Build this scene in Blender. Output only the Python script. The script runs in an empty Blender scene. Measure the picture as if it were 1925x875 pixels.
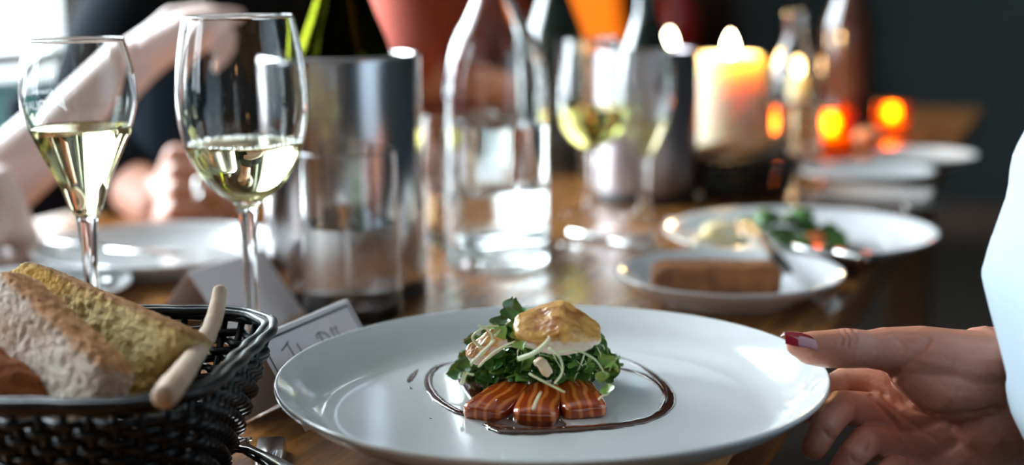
import bpy, bmesh, math, random
import numpy as np
from mathutils import Vector, Matrix, noise

random.seed(7)
SC = bpy.context.scene
COL = SC.collection
PI = math.pi
T = 0.75                                   # table top height

# ------------------------------------------------------------------ camera
PITCH, ROLL, FPX = math.radians(10.5), math.radians(0.8), 2674.0
CAM = np.array([0.0, 0.0, 0.995])
_sp, _cp = math.sin(PITCH), math.cos(PITCH)
_r0, _u0, VF = np.array([1, 0, 0.]), np.array([0, _sp, _cp]), np.array([0, _cp, -_sp])
VR = _r0 * math.cos(ROLL) - _u0 * math.sin(ROLL)
VU = _u0 * math.cos(ROLL) + _r0 * math.sin(ROLL)
cd = bpy.data.cameras.new('camera')
cam = bpy.data.objects.new('camera', cd)
COL.objects.link(cam)
cam.matrix_world = Matrix(((VR[0], VU[0], -VF[0], CAM[0]), (VR[1], VU[1], -VF[1], CAM[1]),
                           (VR[2], VU[2], -VF[2], CAM[2]), (0, 0, 0, 1)))
cd.sensor_width = 36.0
cd.lens = FPX / 1925 * 36.0
cd.clip_start = 0.02
cd.dof.use_dof = True
cd.dof.focus_distance = 0.722
cd.dof.aperture_fstop = 3.4
cd.dof.aperture_blades = 0
SC.camera = cam

def at(px, py, d):
    """World point that stands d metres in front of the camera plane along a line of sight."""
    p = CAM + d * (VR * (px - 962.5) / FPX + VU * (437.5 - py) / FPX + VF)
    return Vector(p)

def onz(px, py, h):
    """World point at height h over the table top along a line of sight."""
    r = VR * (px - 962.5) / FPX + VU * (437.5 - py) / FPX + VF
    k = (T + h - CAM[2]) / r[2]
    return Vector(CAM + k * r)

def proj(p):
    q = np.asarray(p) - CAM
    d = q @ VF
    return 962.5 + FPX * (q @ VR) / d, 437.5 - FPX * (q @ VU) / d

# ------------------------------------------------------------------ world, lights, exposure
SC.cycles.max_bounces = 24
SC.cycles.transmission_bounces = 24
SC.cycles.glossy_bounces = 8
SC.view_settings.view_transform = 'Standard'
SC.view_settings.look = 'None'
SC.view_settings.gamma = 1.0
SC.view_settings.use_curve_mapping = False
SC.view_settings.exposure = 0.4
w = bpy.data.worlds.new('sky')
SC.world = w
w.use_nodes = True
bg = w.node_tree.nodes['Background']
bg.inputs['Color'].default_value = (0.80, 0.92, 1.0, 1)
bg.inputs['Strength'].default_value = 6.0

# room frame: t runs along the long table, s across it to the left, origin on the table's right edge
RE = (0.214, 0.935)
RD, RN = (0.371, 0.929), (-0.929, 0.371)
RANG = math.atan2(RD[1], RD[0])
def ts(t, s, z=0.0):
    return Vector((RE[0] + t * RD[0] + s * RN[0], RE[1] + t * RD[1] + s * RN[1], z))
WALL_S = 2.0
WINDOWS = ((-0.55, 1.80, 0.30, 2.60), (-2.05, -1.15, 0.90, 2.60))   # t0, t1, z0, z1 on the left wall; the second is unseen, added to light the front

def daylight(name, t0, t1, z0, z1, power, col):
    ld = bpy.data.lights.new(name, 'AREA')
    ld.shape = 'RECTANGLE'
    ld.size, ld.size_y = t1 - t0, z1 - z0
    ld.energy = power
    ld.color = col
    o = bpy.data.objects.new(name, ld)
    COL.objects.link(o)
    o.location = ts((t0 + t1) / 2, WALL_S + 0.30, (z0 + z1) / 2)
    dirv = Vector((-RN[0], -RN[1], -0.0))
    o.rotation_euler = dirv.to_track_quat('-Z', 'Z').to_euler()
    return o
daylight('window_daylight', -0.55, 1.80, 0.90, 2.60, 300, (0.80, 0.93, 1.0))
daylight('window_daylight', -2.05, -1.15, 0.90, 2.60, 8, (0.84, 0.93, 1.0))  # weak front fill through the added, unseen second window

# ------------------------------------------------------------------ materials
def mat(name, col, rough=0.5, metal=0.0, spec=0.5, **k):
    m = bpy.data.materials.new(name)
    m.use_nodes = True
    nt = m.node_tree
    b = nt.nodes['Principled BSDF']
    I = b.inputs
    I['Base Color'].default_value = (*col, 1)
    I['Roughness'].default_value = rough
    I['Metallic'].default_value = metal
    I['Specular IOR Level'].default_value = spec
    for key, sock in (('trans', 'Transmission Weight'), ('ior', 'IOR'), ('coat', 'Coat Weight'), ('coatr', 'Coat Roughness'),
                      ('sss', 'Subsurface Weight'), ('sssscale', 'Subsurface Scale'), ('sheen', 'Sheen Weight'),
                      ('aniso', 'Anisotropic'), ('emis', 'Emission Strength')):
        if key in k:
            I[sock].default_value = k[key]
    if 'sssr' in k:
        I['Subsurface Radius'].default_value = k['sssr']
    if 'emcol' in k:
        I['Emission Color'].default_value = (*k['emcol'], 1)
    vec = None
    if k.get('col2') or k.get('bump'):
        tc = nt.nodes.new('ShaderNodeTexCoord')
        mp = nt.nodes.new('ShaderNodeMapping')
        mp.inputs['Scale'].default_value = k.get('stretch', (1, 1, 1))
        mp.inputs['Rotation'].default_value = k.get('mrot', (0, 0, 0))
        nt.links.new(tc.outputs['Object'], mp.inputs['Vector'])
        vec = mp.outputs['Vector']
    if k.get('col2'):
        n = nt.nodes.new('ShaderNodeTexNoise')
        n.inputs['Scale'].default_value = k.get('nscale', 20)
        n.inputs['Detail'].default_value = k.get('ndetail', 5)
        n.inputs['Distortion'].default_value = k.get('ndist', 0)
        nt.links.new(vec, n.inputs['Vector'])
        r = nt.nodes.new('ShaderNodeValToRGB')
        lo, hi = k.get('ramp', (0.35, 0.65))
        r.color_ramp.elements[0].position = lo
        r.color_ramp.elements[0].color = (*col, 1)
        r.color_ramp.elements[1].position = hi
        r.color_ramp.elements[1].color = (*k['col2'], 1)
        nt.links.new(n.outputs['Fac'], r.inputs['Fac'])
        nt.links.new(r.outputs['Color'], I['Base Color'])
    if k.get('bump'):
        n2 = nt.nodes.new('ShaderNodeTexNoise')
        n2.inputs['Scale'].default_value = k.get('bscale', 200)
        n2.inputs['Detail'].default_value = 6
        nt.links.new(vec, n2.inputs['Vector'])
        bm = nt.nodes.new('ShaderNodeBump')
        bm.inputs['Strength'].default_value = k['bump']
        bm.inputs['Distance'].default_value = k.get('bdist', 0.002)
        nt.links.new(n2.outputs['Fac'], bm.inputs['Height'])
        nt.links.new(bm.outputs['Normal'], I['Normal'])
    return m

M = {}
M['wood'] = mat('table_wood', (0.16, 0.058, 0.014), 0.17, col2=(0.36, 0.15, 0.038), nscale=6, stretch=(1.2, 14, 14), ndist=1.2, ramp=(.3, .7), bump=0.15, bscale=60, bdist=0.001)
M['wood_edge'] = mat('table_edge_wood', (0.14, 0.07, 0.03), 0.35, col2=(0.22, 0.11, 0.05), nscale=8, stretch=(1, 12, 12))
M['porcelain'] = mat('white_porcelain', (0.74, 0.76, 0.75), 0.12, coat=0.6, coatr=0.04)
M['porcelain2'] = mat('bright_porcelain', (0.82, 0.84, 0.84), 0.15, coat=0.4)
def glassmat(name, col, ior=1.45, rough=0.0):
    m = bpy.data.materials.new(name); m.use_nodes = True
    nt = m.node_tree
    nt.nodes.remove(nt.nodes['Principled BSDF'])
    g = nt.nodes.new('ShaderNodeBsdfGlass')
    g.inputs['Color'].default_value = (*col, 1)
    g.inputs['IOR'].default_value = ior
    g.inputs['Roughness'].default_value = rough
    nt.links.new(g.outputs[0], nt.nodes['Material Output'].inputs['Surface'])
    return m
M['glass'] = glassmat('clear_glass', (0.992, 0.997, 0.995), 1.46)
M['water'] = glassmat('water', (0.992, 0.996, 0.996), 1.33)
M['wine'] = glassmat('white_wine', (0.97, 0.945, 0.76), 1.34)
M['wine2'] = glassmat('pale_wine', (0.88, 0.88, 0.50), 1.34)
M['bottle_green'] = glassmat('green_bottle_glass', (0.24, 0.26, 0.02), 1.5)
M['bottle_dark'] = mat('dark_bottle_glass', (0.01, 0.018, 0.012), 0.06, coat=1.0)
M['bottle_brown'] = mat('brown_bottle_glass', (0.045, 0.018, 0.012), 0.08, coat=1.0)
M['amber'] = glassmat('amber_glass', (1.0, 0.42, 0.05), 1.45, 0.25)
M['foil'] = mat('teal_foil', (0.03, 0.12, 0.13), 0.35, 0.6)
def steelmat(name, col, rough):
    m = mat(name, col, rough, 1.0, aniso=0.75)
    nt = m.node_tree
    tg = nt.nodes.new('ShaderNodeTangent'); tg.direction_type = 'RADIAL'; tg.axis = 'Z'
    nt.links.new(tg.outputs[0], nt.nodes['Principled BSDF'].inputs['Tangent'])
    return m
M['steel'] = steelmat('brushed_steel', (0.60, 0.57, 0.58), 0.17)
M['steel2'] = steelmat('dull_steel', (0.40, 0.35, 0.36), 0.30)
M['cutlery'] = mat('polished_cutlery', (0.75, 0.74, 0.72), 0.14, 1.0)
M['black_trim'] = mat('black_rubber', (0.02, 0.02, 0.022), 0.5)
M['wicker'] = mat('black_wicker', (0.004, 0.005, 0.007), 0.34, spec=0.4)
M['card'] = mat('pale_card', (0.85, 0.80, 0.82), 0.6)
M['card_back'] = mat('white_card', (0.80, 0.77, 0.74), 0.6)
M['ink'] = mat('black_ink', (0.015, 0.015, 0.02), 0.5)
M['etch'] = mat('frosted_print', (0.95, 0.97, 0.97), 0.7)
_nt = M['etch'].node_tree
_tl = _nt.nodes.new('ShaderNodeBsdfTranslucent'); _tl.inputs['Color'].default_value = (.97, .98, .98, 1)
_ms = _nt.nodes.new('ShaderNodeMixShader'); _ms.inputs[0].default_value = 0.6
_nt.links.new(_nt.nodes['Principled BSDF'].outputs[0], _ms.inputs[1]); _nt.links.new(_tl.outputs[0], _ms.inputs[2])
_nt.links.new(_ms.outputs[0], _nt.nodes['Material Output'].inputs['Surface'])
M['sauce'] = mat('dark_glaze', (0.060, 0.014, 0.006), 0.10, coat=1.0, coatr=0.03)
M['stem'] = mat('sprout_stem', (0.72, 0.80, 0.48), 0.3, sss=0.3, sssscale=0.003)
M['leaf'] = mat('sprout_leaf', (0.030, 0.13, 0.022), 0.28, coat=0.4, col2=(0.075, 0.25, 0.035), nscale=120, sss=0.1, sssscale=0.002)
M['leaf_pale'] = mat('pale_sprout_leaf', (0.16, 0.36, 0.05), 0.3, coat=0.3, col2=(0.30, 0.50, 0.12), nscale=150, sss=0.15, sssscale=0.002)
M['herb'] = mat('curly_herb', (0.02, 0.08, 0.012), 0.5, col2=(0.10, 0.22, 0.04), nscale=60)
M['skin'] = mat('skin', (0.46, 0.17, 0.10), 0.42, sss=0.25, sssscale=0.006, sssr=(1, .35, .2), col2=(0.54, 0.23, 0.15), nscale=60, bump=0.25, bscale=420, bdist=0.0012)
M['skin_pale'] = mat('pale_skin', (0.84, 0.64, 0.58), 0.45, sss=0.2, sssscale=0.008, sssr=(1, .35, .2))
M['skin_tan'] = mat('tan_skin', (0.52, 0.25, 0.17), 0.45, sss=0.2, sssscale=0.008, sssr=(1, .35, .2))
M['nail'] = mat('red_nail_polish', (0.33, 0.006, 0.022), 0.12, coat=1.0, coatr=0.03)
M['shirt'] = mat('pale_blue_shirt', (0.38, 0.47, 0.54), 0.75, sheen=0.2, bump=0.06, bscale=900, bdist=0.0005)
M['black_cloth'] = mat('black_cloth', (0.006, 0.009, 0.012), 0.95, spec=0.03)
M['red_cloth'] = mat('rust_red_cloth', (0.32, 0.075, 0.055), 0.9, spec=0.1)
M['grey_cloth'] = mat('grey_cloth', (0.30, 0.28, 0.30), 0.85)
M['navy_cloth'] = mat('navy_cloth', (0.014, 0.024, 0.036), 0.9, spec=0.05)
M['hair_dark'] = mat('dark_hair', (0.015, 0.012, 0.012), 0.45)
M['hair_blond'] = mat('blond_hair', (0.60, 0.47, 0.27), 0.5, col2=(0.42, 0.31, 0.16), nscale=40, stretch=(8, 8, 1))
M['eye'] = mat('eye', (0.04, 0.03, 0.025), 0.15)
M['teal'] = mat('teal_paint', (0.04, 0.24, 0.20), 0.7, sheen=0.3)
M['chair'] = mat('dark_chair_fabric', (0.010, 0.015, 0.020), 0.9, spec=0.1)
M['chair_seat'] = mat('brown_leather', (0.07, 0.028, 0.018), 0.45)
M['dark_wood'] = mat('dark_wood', (0.035, 0.02, 0.012), 0.4, col2=(0.06, 0.03, 0.018), nscale=10, stretch=(1, 10, 10))
M['wall_l'] = mat('slate_blue_paint', (0.035, 0.045, 0.062), 0.8, col2=(0.045, 0.055, 0.07), nscale=3)
M['wall_f'] = mat('dark_green_grey_paint', (0.016, 0.023, 0.023), 0.85, spec=0.2, col2=(0.022, 0.028, 0.027), nscale=3)
M['wall_n'] = mat('warm_grey_paint', (0.11, 0.095, 0.09), 0.8, col2=(0.13, 0.11, 0.10), nscale=3)
M['ceil'] = mat('ceiling_paint', (0.15, 0.145, 0.14), 0.9)
M['floor'] = mat('dark_floor', (0.022, 0.018, 0.016), 0.45, col2=(0.035, 0.026, 0.02), nscale=5, stretch=(1, 10, 1))
M['frame'] = mat('grey_window_paint', (0.42, 0.42, 0.40), 0.5)
M['curtain'] = mat('grey_green_curtain', (0.33, 0.37, 0.35), 0.85)
M['wax'] = mat('ivory_wax', (0.94, 0.82, 0.62), 0.4, sss=0.7, sssscale=0.04, sssr=(1.0, .55, .18))
M['flame'] = mat('flame', (0, 0, 0), 1, emis=60, emcol=(1.0, 0.80, 0.48))
M['wick'] = mat('wick', (0.02, 0.015, 0.01), 0.9)
M['shade'] = mat('orange_lamp_shade', (0.8, 0.25, 0.03), 0.8, emis=0.95, emcol=(1.0, 0.20, 0.008))
M['shade_warm'] = mat('added_lamp_shade', (0.8, 0.5, 0.2), 0.8, emis=6, emcol=(1.0, 0.55, 0.2))  # glowing shade of the added wall lamps behind the camera
M['red_glass'] = mat('red_glass', (0.35, 0.02, 0.015), 0.15, coat=0.6)
M['napkin'] = mat('linen', (0.70, 0.66, 0.64), 0.85)
M['napkin_white'] = mat('white_linen', (0.86, 0.86, 0.86), 0.85)
M['egg'] = mat('potato', (0.78, 0.58, 0.22), 0.5, col2=(0.86, 0.78, 0.55), nscale=50)
M['carrot'] = mat('orange_food', (0.85, 0.20, 0.05), 0.35, sss=0.2, sssscale=0.004)
M['rye'] = mat('brown_bread', (0.17, 0.055, 0.015), 0.75, col2=(0.32, 0.12, 0.035), nscale=70, bump=0.8, bscale=250, bdist=0.003)
M['breadstick'] = mat('breadstick_crust', (0.55, 0.36, 0.22), 0.6, col2=(0.70, 0.52, 0.36), nscale=60, stretch=(1, 1, 1), bump=0.4, bscale=300, bdist=0.0015)
M['pane'] = None
_m = bpy.data.materials.new('window_pane_glass'); _m.use_nodes = True
_nt = _m.node_tree; _nt.nodes.remove(_nt.nodes['Principled BSDF'])
_mx = _nt.nodes.new('ShaderNodeMixShader'); _tr = _nt.nodes.new('ShaderNodeBsdfTransparent'); _gl = _nt.nodes.new('ShaderNodeBsdfGlossy')
_gl.inputs['Roughness'].default_value = 0.0;
_mx.inputs[0].default_value = 0.04; _nt.links.new(_tr.outputs[0], _mx.inputs[1]); _nt.links.new(_gl.outputs[0], _mx.inputs[2])
_nt.links.new(_mx.outputs[0], _nt.nodes['Material Output'].inputs['Surface'])
M['pane'] = _m

def breadmat(name, crust, crumb_a, crumb_b, axis_lo, flour=None, fscale=35):
    """Crumb inside, crust by the object's own 'crust' attribute."""
    m = mat(name, crumb_a, 0.85, col2=crumb_b, nscale=fscale, ramp=(.38, .62), bump=1.0, bscale=420, bdist=0.0022)
    nt = m.node_tree
    b = nt.nodes['Principled BSDF']
    lnk = b.inputs['Base Color'].links[0]
    src = lnk.from_socket
    mix = nt.nodes.new('ShaderNodeMix'); mix.data_type = 'RGBA'
    at_ = nt.nodes.new('ShaderNodeAttribute'); at_.attribute_name = 'crust'
    nt.links.new(at_.outputs['Fac'], mix.inputs['Factor'])
    nt.links.new(src, mix.inputs['A'])
    mix.inputs['B'].default_value = (*crust, 1)
    nt.links.new(mix.outputs['Result'], b.inputs['Base Color'])
    return m
M['bread_yellow'] = breadmat('yellow_bread', (0.42, 0.19, 0.055), (0.66, 0.36, 0.06), (0.82, 0.62, 0.27), 0)
M['bread_white'] = breadmat('white_bread', (0.50, 0.22, 0.07), (0.50, 0.33, 0.22), (0.74, 0.63, 0.52), 0, fscale=45)
M['bread_crust'] = breadmat('crusty_bread', (0.36, 0.10, 0.02), (0.66, 0.44, 0.28), (0.74, 0.58, 0.42), 0)

# seared fish and salmon: colour from the piece's own attribute / own stripes
def attr_mix(name, a, b, rough, **k):
    m = mat(name, a, rough, **k)
    nt = m.node_tree
    bs = nt.nodes['Principled BSDF']
    mix = nt.nodes.new('ShaderNodeMix'); mix.data_type = 'RGBA'
    at_ = nt.nodes.new('ShaderNodeAttribute'); at_.attribute_name = 'crust'
    nt.links.new(at_.outputs['Fac'], mix.inputs['Factor'])
    if bs.inputs['Base Color'].links:
        nt.links.new(bs.inputs['Base Color'].links[0].from_socket, mix.inputs['B'])
    else:
        mix.inputs['B'].default_value = (*a, 1)
    mix.inputs['A'].default_value = (*b, 1)
    nt.links.new(mix.outputs['Result'], bs.inputs['Base Color'])
    return m
M['fish'] = attr_mix('seared_fish', (0.42, 0.13, 0.012), (0.82, 0.64, 0.50), 0.28, col2=(0.86, 0.46, 0.11), nscale=110, ramp=(.36, .60), ndist=0.6, bump=0.5, bscale=260, bdist=0.002, coat=0.35, coatr=0.15, sss=0.05, sssscale=0.004)
M['fish_pale'] = mat('pale_fish', (0.82, 0.68, 0.50), 0.35, sss=0.2, sssscale=0.004, col2=(0.80, 0.45, 0.20), nscale=60)
_m = mat('glazed_salmon', (0.50, 0.10, 0.018), 0.18, coat=0.9, coatr=0.06, sss=0.2, sssscale=0.004, sssr=(1, .3, .1))
_nt = _m.node_tree
_tc = _nt.nodes.new('ShaderNodeTexCoord'); _wv = _nt.nodes.new('ShaderNodeTexWave'); _cr = _nt.nodes.new('ShaderNodeValToRGB')
_wv.bands_direction = 'X'; _wv.inputs['Scale'].default_value = 52; _wv.inputs['Distortion'].default_value = 3.0; _wv.inputs['Detail'].default_value = 1.5
_wv.inputs['Detail Scale'].default_value = 0.8
_cr.color_ramp.elements[0].position = 0.55; _cr.color_ramp.elements[0].color = (0.34, 0.040, 0.003, 1)
_cr.color_ramp.elements[1].position = 0.97; _cr.color_ramp.elements[1].color = (0.66, 0.17, 0.03, 1)
_nt.links.new(_tc.outputs['Object'], _wv.inputs['Vector']); _nt.links.new(_wv.outputs['Fac'], _cr.inputs['Fac'])
_nt.links.new(_cr.outputs['Color'], _nt.nodes['Principled BSDF'].inputs['Base Color'])
M['salmon'] = _m

# ------------------------------------------------------------------ object helpers
def tag(o, label=None, cat=None, group=None, kind=None):
    if label: o['label'] = label
    if cat: o['category'] = cat
    if group: o['group'] = group
    if kind: o['kind'] = kind
    return o

def mk(name, verts, faces, m, parent=None, smooth=True, loc=None, world=False):
    me = bpy.data.meshes.new(name)
    me.from_pydata([tuple(v) for v in verts], [], faces)
    me.update()
    return link(name, me, m, parent, smooth, loc, world)

def link(name, me, m, parent=None, smooth=True, loc=None, world=False):
    if smooth:
        me.polygons.foreach_set('use_smooth', [True] * len(me.polygons))
    if m is not None and not me.materials:
        me.materials.append(m)
    o = bpy.data.objects.new(name, me)
    COL.objects.link(o)
    if parent is not None:
        o.parent = parent
        if world:
            o.location = -parent.location
    if loc is not None:
        o.location = loc
    return o

def thing(name, label, cat, loc=(0, 0, 0), rot=(0, 0, 0), group=None):
    o = bpy.data.objects.new(name, None)
    o.empty_display_size = 0.02
    COL.objects.link(o)
    o.location = loc
    o.rotation_euler = rot
    return tag(o, label, cat, group)

def dup(root, loc, rotz=0.0, label=None, group=None):
    r = root.copy(); COL.objects.link(r); r.location = loc; r.rotation_euler = (0, 0, rotz)
    if label: r['label'] = label
    if group: r['group'] = group
    for ch in list(root.children):
        c = ch.copy(); COL.objects.link(c); c.parent = r
        for g in list(ch.children):
            e = g.copy(); COL.objects.link(e); e.parent = c
    return r

def lathe(prof, seg=72, closed=False):
    v, f = [], []
    rings = []
    full = []                                    # hold edges crisp: extra rings close to both ends of every long flank
    m_ = len(prof)
    for i in range(m_):
        a, b = prof[i], prof[(i + 1) % m_]
        full.append(a)
        if i == m_ - 1 and not closed: break
        L_ = math.hypot(b[0] - a[0], b[1] - a[1])
        if L_ > .007:
            for e in (.0007, .002, L_ / 2, L_ - .002, L_ - .0007):
                full.append((a[0] + (b[0] - a[0]) * e / L_, a[1] + (b[1] - a[1]) * e / L_))
    prof = full
    for r, z in prof:
        if r < 1e-6:
            rings.append([len(v)]); v.append((0, 0, z))
        else:
            rings.append(list(range(len(v), len(v) + seg)))
            for k in range(seg):
                a = 2 * PI * k / seg
                v.append((r * math.cos(a), r * math.sin(a), z))
    n = len(rings)
    for i in range(n if closed else n - 1):
        A, B = rings[i], rings[(i + 1) % n]
        for k in range(seg):
            j = (k + 1) % seg
            if len(A) == 1 and len(B) == 1: continue
            if len(A) == 1: f.append((A[0], B[j], B[k]))
            elif len(B) == 1: f.append((A[k], A[j], B[0]))
            else: f.append((A[k], A[j], B[j], B[k]))
    return v, f

def smoothprof(pts, n=6):
    """Catmull-Rom through profile points."""
    out = []
    P = [Vector((p[0], p[1])) for p in pts]
    for i in range(len(P) - 1):
        p0, p1, p2, p3 = P[max(i - 1, 0)], P[i], P[i + 1], P[min(i + 2, len(P) - 1)]
        for k in range(n):
            t = k / n
            q = 0.5 * ((2 * p1) + (p2 - p0) * t + (2 * p0 - 5 * p1 + 4 * p2 - p3) * t * t + (3 * p1 - p0 - 3 * p2 + p3) * t ** 3)
            out.append((max(q.x, 0), q.y))
    out.append(tuple(P[-1]))
    return out

def spline(pts, n=8, closed=False):
    P = [Vector(p) for p in pts]
    out = []
    N = len(P)
    for i in range(N if closed else N - 1):
        if closed:
            p0, p1, p2, p3 = P[i - 1], P[i], P[(i + 1) % N], P[(i + 2) % N]
        else:
            p0, p1, p2, p3 = P[max(i - 1, 0)], P[i], P[i + 1], P[min(i + 2, N - 1)]
        for k in range(n):
            t = k / n
            out.append(0.5 * ((2 * p1) + (p2 - p0) * t + (2 * p0 - 5 * p1 + 4 * p2 - p3) * t * t + (3 * p1 - p0 - 3 * p2 + p3) * t ** 3))
    if not closed: out.append(P[-1])
    return out

def tube(path, rad, seg=8, closed=False, flat=None):
    """flat=(up, factor): squash the section along the world axis up."""
    P = [Vector(p) for p in path]
    n = len(P)
    R = rad if isinstance(rad, (list, tuple)) else [rad] * n
    v, f = [], []
    ref = Vector((0, 0, 1))
    prev = None
    for i in range(n):
        a = P[(i - 1) % n] if (closed or i > 0) else P[i]
        b = P[(i + 1) % n] if (closed or i < n - 1) else P[i]
        t = (b - a)
        t = t.normalized() if t.length > 1e-9 else Vector((1, 0, 0))
        if prev is None:
            x = t.cross(ref)
            if x.length < 1e-3: x = t.cross(Vector((1, 0, 0)))
        else:
            x = prev - t * prev.dot(t)
        x.normalize(); prev = x
        y = t.cross(x)
        for k in range(seg):
            an = 2 * PI * k / seg
            o = (x * math.cos(an) + y * math.sin(an)) * R[i]
            if flat is not None: o.z *= flat
            v.append(P[i] + o)
    m = n if closed else n - 1
    for i in range(m):
        for k in range(seg):
            j = (k + 1) % seg
            i2 = (i + 1) % n
            f.append((i * seg + k, i * seg + j, i2 * seg + j, i2 * seg + k))
    if not closed:
        f.append(tuple(range(seg - 1, -1, -1)))
        f.append(tuple(range((n - 1) * seg, n * seg)))
    return v, f

def box(x0, x1, y0, y1, z0, z1):
    v = [(x, y, z) for x in (x0, x1) for y in (y0, y1) for z in (z0, z1)]
    f = [(0, 1, 3, 2), (4, 6, 7, 5), (0, 4, 5, 1), (2, 3, 7, 6), (0, 2, 6, 4), (1, 5, 7, 3)]
    return v, f

def merge(*vf):
    V, Fc = [], []
    for v, f in vf:
        o = len(V)
        V += list(v); Fc += [tuple(i + o for i in q) for q in f]
    return V, Fc

def bevbox(x0, x1, y0, y1, z0, z1, b=0.004, seg=2):
    bm = bmesh.new()
    v, f = box(x0, x1, y0, y1, z0, z1)
    vs = [bm.verts.new(p) for p in v]
    for q in f: bm.faces.new([vs[i] for i in q])
    bmesh.ops.recalc_face_normals(bm, faces=bm.faces)
    bmesh.ops.bevel(bm, geom=list(bm.edges), offset=b, segments=seg, profile=0.5, affect='EDGES')
    bm.verts.index_update()
    V = [tuple(q.co) for q in bm.verts]; Fc = [tuple(x.index for x in q.verts) for q in bm.faces]
    bm.free()
    return V, Fc

def ico(center, r, sub=2, scale=(1, 1, 1)):
    bm = bmesh.new()
    bmesh.ops.create_icosphere(bm, subdivisions=sub, radius=1.0)
    V = [(center[0] + v.co.x * r * scale[0], center[1] + v.co.y * r * scale[1], center[2] + v.co.z * r * scale[2]) for v in bm.verts]
    bm.verts.index_update()
    Fc = [tuple(x.index for x in q.verts) for q in bm.faces]
    bm.free()
    return V, Fc

_icoc = ico((0, 0, 0), 1, 2)
def flesh(name, chains, voxel, smooth_it, m, parent, post=None, extra=()):
    """One continuous surface grown over tapering limbs: chains of (point, radius)."""
    parts = list(extra)
    for ch in chains:
        for i, (p, r) in enumerate(ch):
            p = Vector(p)
            parts.append(([p + Vector(q) * r for q in _icoc[0]], _icoc[1]))
            if i:
                a, ra = Vector(ch[i - 1][0]), ch[i - 1][1]
                parts.append(tube([a, p], [ra, r], 16))
    v, f = merge(*parts)
    me = bpy.data.meshes.new('raw')
    me.from_pydata([tuple(x) for x in v], [], f)
    o = bpy.data.objects.new('raw', me)
    COL.objects.link(o)
    rm = o.modifiers.new('r', 'REMESH'); rm.mode = 'VOXEL'; rm.voxel_size = voxel; rm.adaptivity = 0
    sm = o.modifiers.new('s', 'SMOOTH'); sm.factor = 0.5; sm.iterations = smooth_it
    dg = bpy.context.evaluated_depsgraph_get()
    dg.update()
    me2 = bpy.data.meshes.new_from_object(o.evaluated_get(dg))
    bpy.data.objects.remove(o); bpy.data.meshes.remove(me)
    me2.name = name
    if post: post(me2)
    me2.materials.clear()
    return link(name, me2, m, parent, True, None, True)

def box_ts(name, t0, t1, s0, s1, z0, z1, m, parent=None, bevel=0):
    """Box in the room's frame."""
    v, f = bevbox(t0, t1, s0, s1, z0, z1, bevel) if bevel else box(t0, t1, s0, s1, z0, z1)
    o = mk(name, v, f, m, parent, smooth=False)
    if parent is None:
        o.location = (RE[0], RE[1], 0); o.rotation_euler = (0, 0, RANG)
    return o

# ------------------------------------------------------------------ room shell
FAR_T, NEAR_T, RIGHT_S, CEIL = 4.5, -3.2, -2.0, 2.9
def struct(o): o['kind'] = 'structure'; return o
struct(box_ts('floor', NEAR_T - .2, FAR_T + .2, RIGHT_S - .2, WALL_S + .2, -0.1, 0.0, M['floor']))
struct(box_ts('ceiling', NEAR_T - .2, FAR_T + .2, RIGHT_S - .2, WALL_S + .2, CEIL, CEIL + .1, M['ceil']))
struct(box_ts('wall_far', FAR_T, FAR_T + .2, RIGHT_S - .2, WALL_S + .2, 0, CEIL, M['wall_f']))
struct(box_ts('wall_near', NEAR_T - .2, NEAR_T, RIGHT_S - .2, WALL_S + .2, 0, CEIL, M['wall_n']))
struct(box_ts('wall_right', NEAR_T, FAR_T, RIGHT_S - .2, RIGHT_S, 0, CEIL, M['wall_f']))
pieces = []
edges = [NEAR_T]
for (a, b, z0, z1) in sorted(WINDOWS):
    edges += [a, b]
    pieces.append(box(a, b, WALL_S, WALL_S + .12, 0, z0))
    pieces.append(box(a, b, WALL_S, WALL_S + .12, z1, CEIL))
edges.append(FAR_T)
for k in range(0, len(edges), 2):
    pieces.append(box(edges[k], edges[k + 1], WALL_S, WALL_S + .12, 0, CEIL))
v, f = merge(*pieces)
o = struct(mk('wall_left', v, f, M['wall_l'], None, False)); o.location = (RE[0], RE[1], 0); o.rotation_euler = (0, 0, RANG)
struct(box_ts('baseboard_far', FAR_T - .015, FAR_T, RIGHT_S, WALL_S, 0, .12, M['dark_wood']))
struct(box_ts('baseboard_left', NEAR_T, FAR_T, WALL_S - .015, WALL_S, 0, .12, M['dark_wood']))
for i, (a, b, z0, z1) in enumerate(WINDOWS):
    wn = struct(box_ts('window_%d' % (i + 1), a - .06, b + .06, WALL_S - .06, WALL_S + .02, z0 - .04, z0, M['frame'], bevel=.006))
    wn.name = 'window_%d' % (i + 1)
    mid = (a + b) / 2
    for (x0, x1, y0, y1) in ((a, a + .07, z0, z1), (b - .07, b, z0, z1), (mid - .03, mid + .03, z0, z1)):
        box_ts('window_frame', x0, x1, WALL_S + .03, WALL_S + .10, y0, y1, M['frame'], wn)
    tr = .795 if z0 < .7 else 1.70
    for (y0, y1) in ((z0, z0 + .06), (tr, tr + .04), (z1 - .06, z1)):
        box_ts('window_rail', a, b, WALL_S + .04, WALL_S + .09, y0, y1, M['frame'], wn)
    for (x0, x1) in ((a + .07, mid - .03), (mid + .03, b - .07)):
        for (y0, y1) in ((z0 + .06, tr), (tr + .04, z1 - .06)):
            box_ts('pane', x0, x1, WALL_S + .062, WALL_S + .068, y0, y1, M['pane'], wn)
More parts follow.
